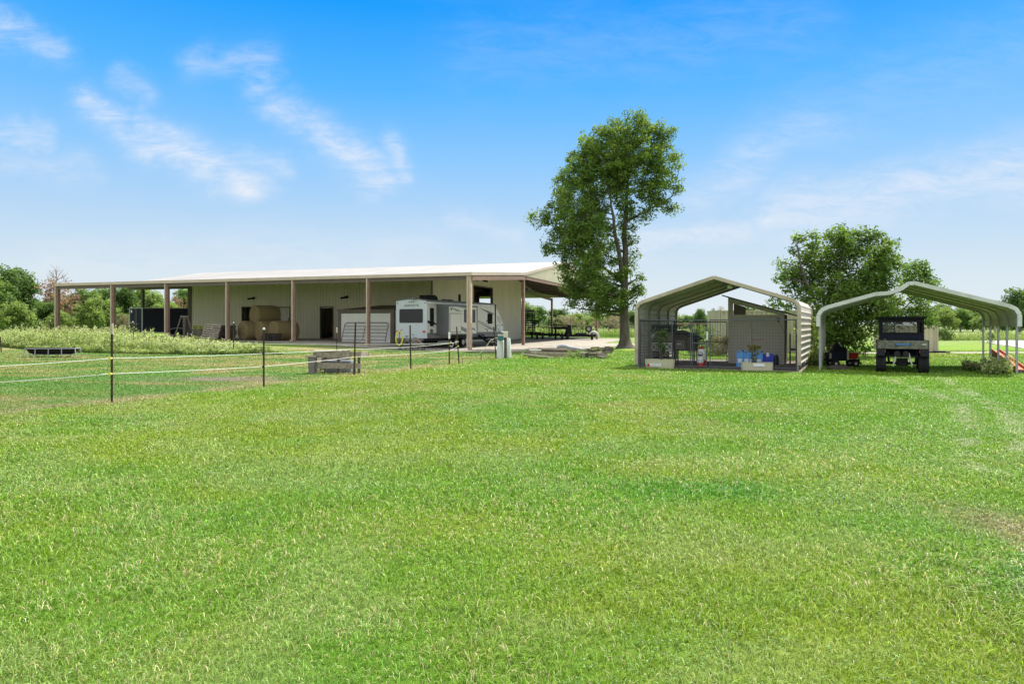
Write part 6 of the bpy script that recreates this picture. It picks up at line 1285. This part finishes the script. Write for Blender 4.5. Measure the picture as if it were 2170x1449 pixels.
LFT = [(0, -35, 560, 88, 95, 'tall green tree at the very left edge of the picture'), (3, 18, 566, 92, 85, 'second tall tree from the left edge, dark green'), (1, 60, 580, 96, 62, 'green tree just left of the reddish dead tree'), (2, 30, 640, 84, 80, 'low pale green bushy tree in front of the tall left ones'),
       (4, 120, 592, 94, 90, 'reddish brown dead tree behind the left end post of the barn'), (3, 88, 640, 90, 70, 'low dark green tree under the reddish dead tree'), (0, 170, 607, 100, 85, 'green tree just right of the reddish dead tree'), (2, 205, 630, 92, 80, 'pale low tree seen between the first two barn posts'), (1, 222, 606, 104, 70, 'slim tree rising behind the second barn post'),
       (3, 262, 606, 106, 76, 'dark green tree above the left part of the cargo trailer'), (0, 300, 602, 110, 75, 'tree rising above the cargo trailer, its top near the eave'), (2, 330, 618, 104, 84, 'light green tree right of the back corner post'), (4, 372, 628, 112, 40, 'small brownish half dead tree near the barn wall'), (1, 396, 607, 116, 70, 'green tree next to the left barn wall corner'), (2, 355, 640, 98, 80, 'low yellow-green tree behind the cargo trailer roof'),
       (3, -70, 590, 86, 90, 'dark tree partly cut off by the left picture edge'), (2, 130, 660, 88, 70, 'low thicket tree under the reddish dead tree'), (3, 150, 662, 96, 90, 'dark low tree behind the tall weeds'), (0, 245, 655, 96, 70, 'low tree between the second barn post and the cargo trailer'), (0, 430, 625, 118, 60, 'tree mostly hidden behind the barn wall'), (5, 265, 668, 92, 40, 'brownish low bush left of the cargo trailer doors')]
for i, (k, px, pyt, Y, w, lab) in enumerate(LFT): ftree(k, px, pyt, Y, w, lab, i * 1.3, GL)
RGT = [(0, 1110, 640, 190, 60, 'round green tree seen just right of the barn corner post'), (1, 1142, 649, 200, 52, 'green tree behind the livestock trailer'), (3, 1185, 655, 210, 60, 'tree behind the tall upright loading ramp'), (2, 1222, 664, 200, 60, 'pale tree behind the two utility trailers'), (5, 1210, 670, 170, 70, 'greyish bare scrub right of the upright ramp'), (0, 1262, 664, 220, 60, 'far green tree left of the oak trunk, above the fender trailer'),
       (5, 1290, 671, 175, 90, 'greyish bare scrub left of the oak trunk'), (1, 1345, 658, 230, 46, 'small far tree right of the oak trunk'), (3, 1300, 660, 240, 60, 'far dark tree just left of the oak trunk'), (2, 1380, 668, 230, 70, 'pale far tree hidden behind the left carport wall'), (2, 1440, 671, 240, 56, 'pale low tree at the left of the carport opening'), (1, 1462, 668, 230, 40, 'far tree in the left part of the carport opening'),
       (3, 1487, 655, 200, 34, 'small round dark tree framed by the carport opening'), (0, 1512, 655, 230, 24, 'narrow tree next to the container seen through the carport'), (5, 1527, 652, 160, 18, 'pale bare treetop at the container corner'), (2, 1500, 672, 210, 90, 'low pale thicket tree across the carport opening'), (0, 1590, 648, 200, 60, 'treetop showing above the container through the shed gap'),
       (2, 2002, 652, 150, 56, 'green tree right of the low tan shed'), (0, 2035, 650, 160, 60, 'full green tree framed by the right carport, left part'), (3, 2062, 655, 165, 60, 'dark green tree framed by the right carport, right part'), (2, 2082, 668, 150, 50, 'low tree behind the carport rear posts'), (3, 2118, 640, 125, 40, 'dark tree just outside the right carport corner'), (3, 2160, 612, 118, 80, 'large dark tree at the right picture edge'), (0, 2215, 600, 120, 100, 'large tree partly outside the right edge'), (5, 2100, 640, 150, 30, 'bare branchy treetop left of the large dark right tree'), (0, 2300, 620, 150, 120, 'far tree beyond the right picture edge')]
for i, (k, px, pyt, Y, w, lab) in enumerate(RGT): ftree(k, px, pyt, Y, w, lab, i * 1.7 + .4, GR)
# bare treetop above the left post
def bare_tree(px, pyt, pyb, Y, label, w=40, seed=3):
    b0 = gnd(px, Y); h = CAMH + (HY - pyt) / FPX * Y; r = np.random.default_rng(seed); root = empty('bare_tree', b0, 0, label, 'tree'); tb = MB()
    tb.tube([(0, 0, 0), (.1, 0, h * .5), (0, 0, h * .8), (.1, 0, h)], [.18, .12, .07, .02], 6)
    W_ = w / FPX * Y
    for i in range(16):
        z0 = h * r.uniform(.6, .92); p = Vector((r.uniform(-.5, .5) * W_, r.uniform(-.5, .5) * W_, min(h * 1.02, z0 + r.uniform(.3, 1.4)))); pts = branch(tb, (0, 0, z0), p, .05, .02, r, .15, 4, 4)
        for k in range(5): q = p + Vector(r.normal(0, .35, 3)); branch(tb, pts[r.integers(2, 4)], q, .025, .012, r, .15, 2, 3)
    tb.build('trunk', M['deadwood'], root)
bare_tree(119, 577, 700, 95, 'bare branched treetop sticking up above the left end of the barn roof')
bare_tree(2108, 640, 690, 120, 'thin bare tree left of the large dark tree at the right', 30, 5)
# far woodland band closing the horizon
def band(px0, px1, Y, hm, n, seed, lab, cA, cB):
    r = np.random.default_rng(seed); px = r.uniform(px0, px1, n); yy = Y + r.uniform(-10, 25, n); x = (px - CX) / FPX * yy; hh = hm * (.45 + .75 * fbm(px, yy * 0 + seed, .035, 3)); z = r.random(n) ** .8 * hh
    V, F_, m = leaf_cloud(np.stack([x, yy, z], 1), 16, 1.5, .55, r); o = np_mesh('distant_woods', V, F_, M['leaf'], tints(m, 16, cA, cB, r, .4, .3)); tag(o, lab, 'woods', kind='stuff')
band(1080, 1760, 270, 7.0, 1500, 4, 'hazy low line of far woods behind the meadow, seen past the oak trunk', (.13, .17, .09), (.22, .27, .14)); band(1960, 2400, 230, 8.5, 900, 5, 'far woods closing the meadow on the right', (.08, .13, .055), (.17, .23, .09)); band(-260, 470, 125, 6.5, 1700, 6, 'dense undergrowth below the left tree line', (.07, .115, .04), (.15, .21, .07))
# tall weeds ------------------------------------------------------------------
def weeds(name, label, n, sampler, hfun, seed, flower=(.56, .58, .33), stem=(.22, .29, .09), fl_p=.55, fs=.036):
    r = np.random.default_rng(seed); x, y = sampler(r, n); n = len(x); h = hfun(x, y) * (.45 + .7 * r.random(n) ** 1.6); z = G(x, y); an = r.random(n) * 6.28; lx = r.normal(0, .12, n) * h; ly = r.normal(0, .12, n) * h; w = .010 + .006 * r.random(n)
    ca, sa = np.cos(an) * w, np.sin(an) * w; V = np.stack([np.stack([x - ca, y - sa, z], 1), np.stack([x + ca, y + sa, z], 1), np.stack([x + lx + ca * .4, y + ly + sa * .4, z + h], 1), np.stack([x + lx - ca * .4, y + ly - sa * .4, z + h], 1)], 1).reshape(-1, 3)
    C = np.repeat(np.array(stem) * (.6 + .8 * r.random(n))[:, None], 4, 0)
    # leaves on the stems
    k = 7; t = r.random((n, k)) * .95; lc_ = np.stack([x[:, None] + lx[:, None] * t, y[:, None] + ly[:, None] * t, z[:, None] + h[:, None] * t], -1).reshape(-1, 3); V2, F2, m2 = leaf_cloud(lc_, 1, .07, .065, r, 1, .4)
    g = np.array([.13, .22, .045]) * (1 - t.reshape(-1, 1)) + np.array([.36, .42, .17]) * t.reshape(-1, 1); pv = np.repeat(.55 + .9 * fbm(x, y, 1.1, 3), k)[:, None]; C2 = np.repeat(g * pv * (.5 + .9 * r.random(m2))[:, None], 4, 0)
    f = r.random(n) < fl_p; top = np.stack([x + lx, y + ly, z + h], 1)[f]; V3, F3, m3 = leaf_cloud(top, 9, .11, fs, r, 1, .8); C3 = np.repeat(np.array(flower) * (.7 + .6 * r.random(m3))[:, None], 4, 0)
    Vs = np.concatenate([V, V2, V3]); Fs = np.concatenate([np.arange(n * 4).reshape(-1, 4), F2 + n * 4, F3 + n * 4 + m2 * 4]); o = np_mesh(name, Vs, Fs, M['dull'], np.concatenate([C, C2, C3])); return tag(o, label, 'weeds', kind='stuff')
def smp_left(r, n):
    px = r.uniform(-60, 560, n); Yb = np.interp(px, [-60, 20, 150, 300, 450, 560], [47, 46, 42.5, 40.0, 39.5, 40.5]) + 1.6 * (fbm(px, px * 0 + 3, .03, 3) - .5) ; dep = np.interp(px, [-60, 200, 400, 470, 560], [8, 10, 8, 6, 3.0]); y = Yb + r.random(n) * dep; x = (px - CX) / FPX * y
    keep = r.random(n) < np.interp(px, [-60, 380, 480, 560], [1, 1, .55, .16]); return x[keep], y[keep]
def h_left(x, y):
    px = x / y * FPX + CX; return np.interp(px, [-60, 20, 60, 150, 230, 300, 400, 470, 560], [.7, .8, 1.05, 1.08, 1.08, .92, .56, .55, .45]) * (.1 + .9 * fbm(x, y, .8, 3) + .75 * fbm(x + 9, y, 2.6, 2))
weeds('flowering_weeds', 'tall pale-flowering weeds growing in front of the left half of the barn', 8000, smp_left, h_left, 31)
def smp_grass(r, n):
    px = r.uniform(0, 600, n); Yb = np.interp(px, [0, 20, 150, 300, 450, 600], [46, 45, 41.6, 39.0, 38.2, 38.6]); y = Yb + r.random(n) * 1.8; return (px - CX) / FPX * y, y
weeds('rough_grass', 'rough tufted grass along the foot of the flowering weeds', 5000, smp_grass, lambda x, y: .22 + .28 * S(fbm(x, y, .9, 3), .4, .65), 32, fl_p=.12, stem=(.28, .36, .12))
def smp_box(pxa, pxb, ya, yb2):
    def f(r, n): px = r.uniform(pxa, pxb, n); y = r.uniform(ya, yb2, n); return (px - CX) / FPX * y, y
    return f
weeds('weed_clump', 'scruffy green weeds at the foot of the red steel ramp', 520, smp_box(2084, 2142, 22.7, 25.0), lambda x, y: .22 + .30 * S(fbm(x, y, 1.4, 2), .4, .6), 33, fl_p=.15, stem=(.3, .3, .14))
weeds('weed_clump', 'low dry weeds at the feet of the rear carport posts', 200, smp_box(2042, 2078, 24.6, 26.6), lambda x, y: .18 + .2 * S(fbm(x, y, 1.4, 2), .4, .6), 37, fl_p=.3, flower=(.45, .38, .24), stem=(.32, .27, .16))
weeds('side_weeds', 'weeds growing between the two carports', 620, smp_box(1716, 1748, 27.5, 32), lambda x, y: .25 + .4 * S(fbm(x, y, 1.4, 2), .4, .6), 34, fl_p=.1, stem=(.12, .2, .05))
weeds('meadow_edge', 'taller bright meadow grass beyond the open barn end', 5200, smp_box(1080, 1560, 100, 112), lambda x, y: 1.05 + x * 0, 35, fl_p=.3, flower=(.3, .36, .12), stem=(.18, .36, .06), fs=.09)
weeds('meadow_edge', 'rough meadow grass far behind the right carport', 3600, smp_box(1975, 2300, 76, 104), lambda x, y: .5 + .5 * S(fbm(x, y, .2, 2), .4, .6), 36, fl_p=.2, flower=(.34, .38, .16), stem=(.26, .38, .1), fs=.08)
# clover and broadleaf patches in the lawn
r_c = np.random.default_rng(77); nc = 60000; yc_ = (2.8 ** .5 + r_c.random(nc) * (15 ** .5 - 2.8 ** .5)) ** 2; xc_ = (r_c.random(nc) * 2 - 1) * (yc_ * .8 + 2)
kc = (fbm(xc_ + 11, yc_ - 5, 1.0, 4) > .565) & (r_c.random(nc) < .9); xc_, yc_ = xc_[kc], yc_[kc]
Vc, Fc, mc_ = leaf_cloud(np.stack([xc_, yc_, .022 + .012 * r_c.random(len(xc_))], 1), 2, .012, .0085, r_c, .5, 1.6)
sc_ = np.repeat(np.clip(yc_ / 6, .8, 2), 2 * 4); cc_ = np.repeat(Vc.reshape(-1, 4, 3).mean(1), 4, 0); Vc = cc_ + (Vc - cc_) * sc_[:, None]
tag(np_mesh('clover', Vc, Fc, M['grass'], tints(mc_, 2, (.12, .25, .06), (.21, .33, .13), r_c, .4, .3)), 'small patches of clover and broad leaved weeds in the near lawn', 'clover', kind='stuff')
# shrubs ----------------------------------------------------------------------
def shrub(name, px, Y, w, h, n_cl, npc, size, label, cA, cB, seed, z0=None, stems=5, spread=.13, cat='plant', at_xy=None):
    r = np.random.default_rng(seed); c = gnd(px, Y) if at_xy is None else Vector(at_xy); 
    if z0 is not None: c.z = z0
    root = empty(name, c, 0, label, cat); cl = []; tb = MB()
    for _ in range(n_cl): t = r.random(); a = r.random() * 6.28; rr_ = w / 2 * math.sqrt(r.random()) * (.45 + .55 * t if stems else 1 - .3 * t); cl.append((rr_ * math.cos(a), rr_ * math.sin(a) * .8, h * (.25 + .75 * t) if stems else h * (.1 + .9 * t)))
    for i in range(max(stems, 2)): q = cl[r.integers(len(cl))]; branch(tb, (r.normal(0, .03), r.normal(0, .03), 0), q, .012, .005, r, .12, 4, 4)
    V, F_, n = leaf_cloud(np.array(cl), npc, spread, size, r, 1, .3); np_mesh('foliage', V, F_, M['leaf'], tints(n, npc, cA, cB, r, .4, .4), root); tb.build('stem', M['wood_dark'], root); return root
p = C1.w(C1.a_at(1402, -.5), -.5); shrub('potted_oleander', 0, 0, .62, 1.28, 42, 14, .045, 'tall sparse oleander with pale stems in the rounded left planter', (.07, .12, .04), (.16, .22, .09), 41, stems=9, spread=.10, at_xy=(p.x, p.y, .22))
p = C1.w(C1.a_at(1599, -.12), -.12); shrub('potted_plant', 0, 0, .46, .86, 22, 9, .06, 'small yellowing shrub with few leaves in the right planter', (.11, .12, .045), (.38, .33, .15), 42, stems=7, spread=.09, at_xy=(p.x, p.y, .18))
shrub('garden_bush', 1490, 37.5, 1.9, 1.5, 80, 26, .06, 'leafy bush behind the kennel seen through its back panel', (.08, .13, .04), (.20, .27, .09), 43, stems=0, spread=.25, cat='bush')
shrub('garden_bush', 1530, 36.5, 1.5, 1.05, 60, 22, .06, 'brownish bush next to the container behind the kennel', (.12, .09, .06), (.22, .20, .10), 44, stems=0, spread=.22, cat='bush')
shrub('meadow_bush', 2003, 75, 2.6, 1.2, 50, 20, .12, 'lone low bush in the meadow right of the tan shed', (.08, .13, .045), (.15, .22, .07), 45, stems=0, spread=.35, cat='bush')
shrub('meadow_bush', 2100, 60, .9, .9, 20, 16, .07, 'small weed bush at the edge of the concrete drive', (.10, .15, .05), (.2, .26, .09), 46, stems=0, spread=.2, cat='bush')
shrub('leafy_branch', 1726, 30.5, .6, 2.1, 34, 16, .06, 'sunlit leafy twigs growing up the outside of the clad carport wall', (.12, .20, .04), (.30, .38, .12), 47, stems=4, spread=.18, cat='bush')
shrub('lawn_weed', 684, 25.0, .9, .16, 24, 12, .04, 'low green weeds at the foot of the stub post by the crate', (.07, .14, .04), (.15, .25, .08), 48, stems=0, spread=.10)
shrub('lawn_weed', 1217, 33.6, .9, .38, 20, 14, .05, 'grassy weeds sprouting in the middle of the lumber pile', (.14, .24, .05), (.26, .36, .12), 49, stems=0, spread=.13)
shrub('lawn_weed', 1130, 36.2, 1.6, .3, 26, 12, .05, 'low weeds at the left end of the lumber pile', (.10, .2, .05), (.2, .3, .1), 50, stems=0, spread=.13)
# fences far away --------------------------------------------------------------
pf = empty('pipe_fence', (at(0, 700, 150).x, 150, float(G(-80, 150))), R(3), 'far pale pipe fence at the left edge behind the weeds', 'fence')
m_ = MB()
for z in (.4, .8, 1.2): m_.bar((-25, 0, z), (9, 0, z), .09, .09)
m_.build('rail', M['white_trim'], pf)
for i in range(12):
    m_ = MB(); x = -25 + 34 * i / 11; m_.box(x - .06, x + .06, -.06, .06, 0, 1.35); m_.build('post', M['white_trim'], pf)
wf = empty('ranch_fence', (at(1490, 690, 62).x, 62, 0), R(-4), 'brown pipe and wire ranch fence seen through the kennel', 'fence')
m_ = MB(); m_.bar((-3.2, 0, 1.75), (3.2, 0, 1.75), .1, .12); m_.bar((-3.2, 0, 1.15), (3.2, 0, 1.15), .04, .04); m_.build('rail', M['steel_red'], wf)
for i in range(6):
    m_ = MB(); x = -3 + 1.2 * i; m_.box(x - .05, x + .05, -.05, .05, -.1, 1.75); m_.build('post', M['dark_frame'], wf)
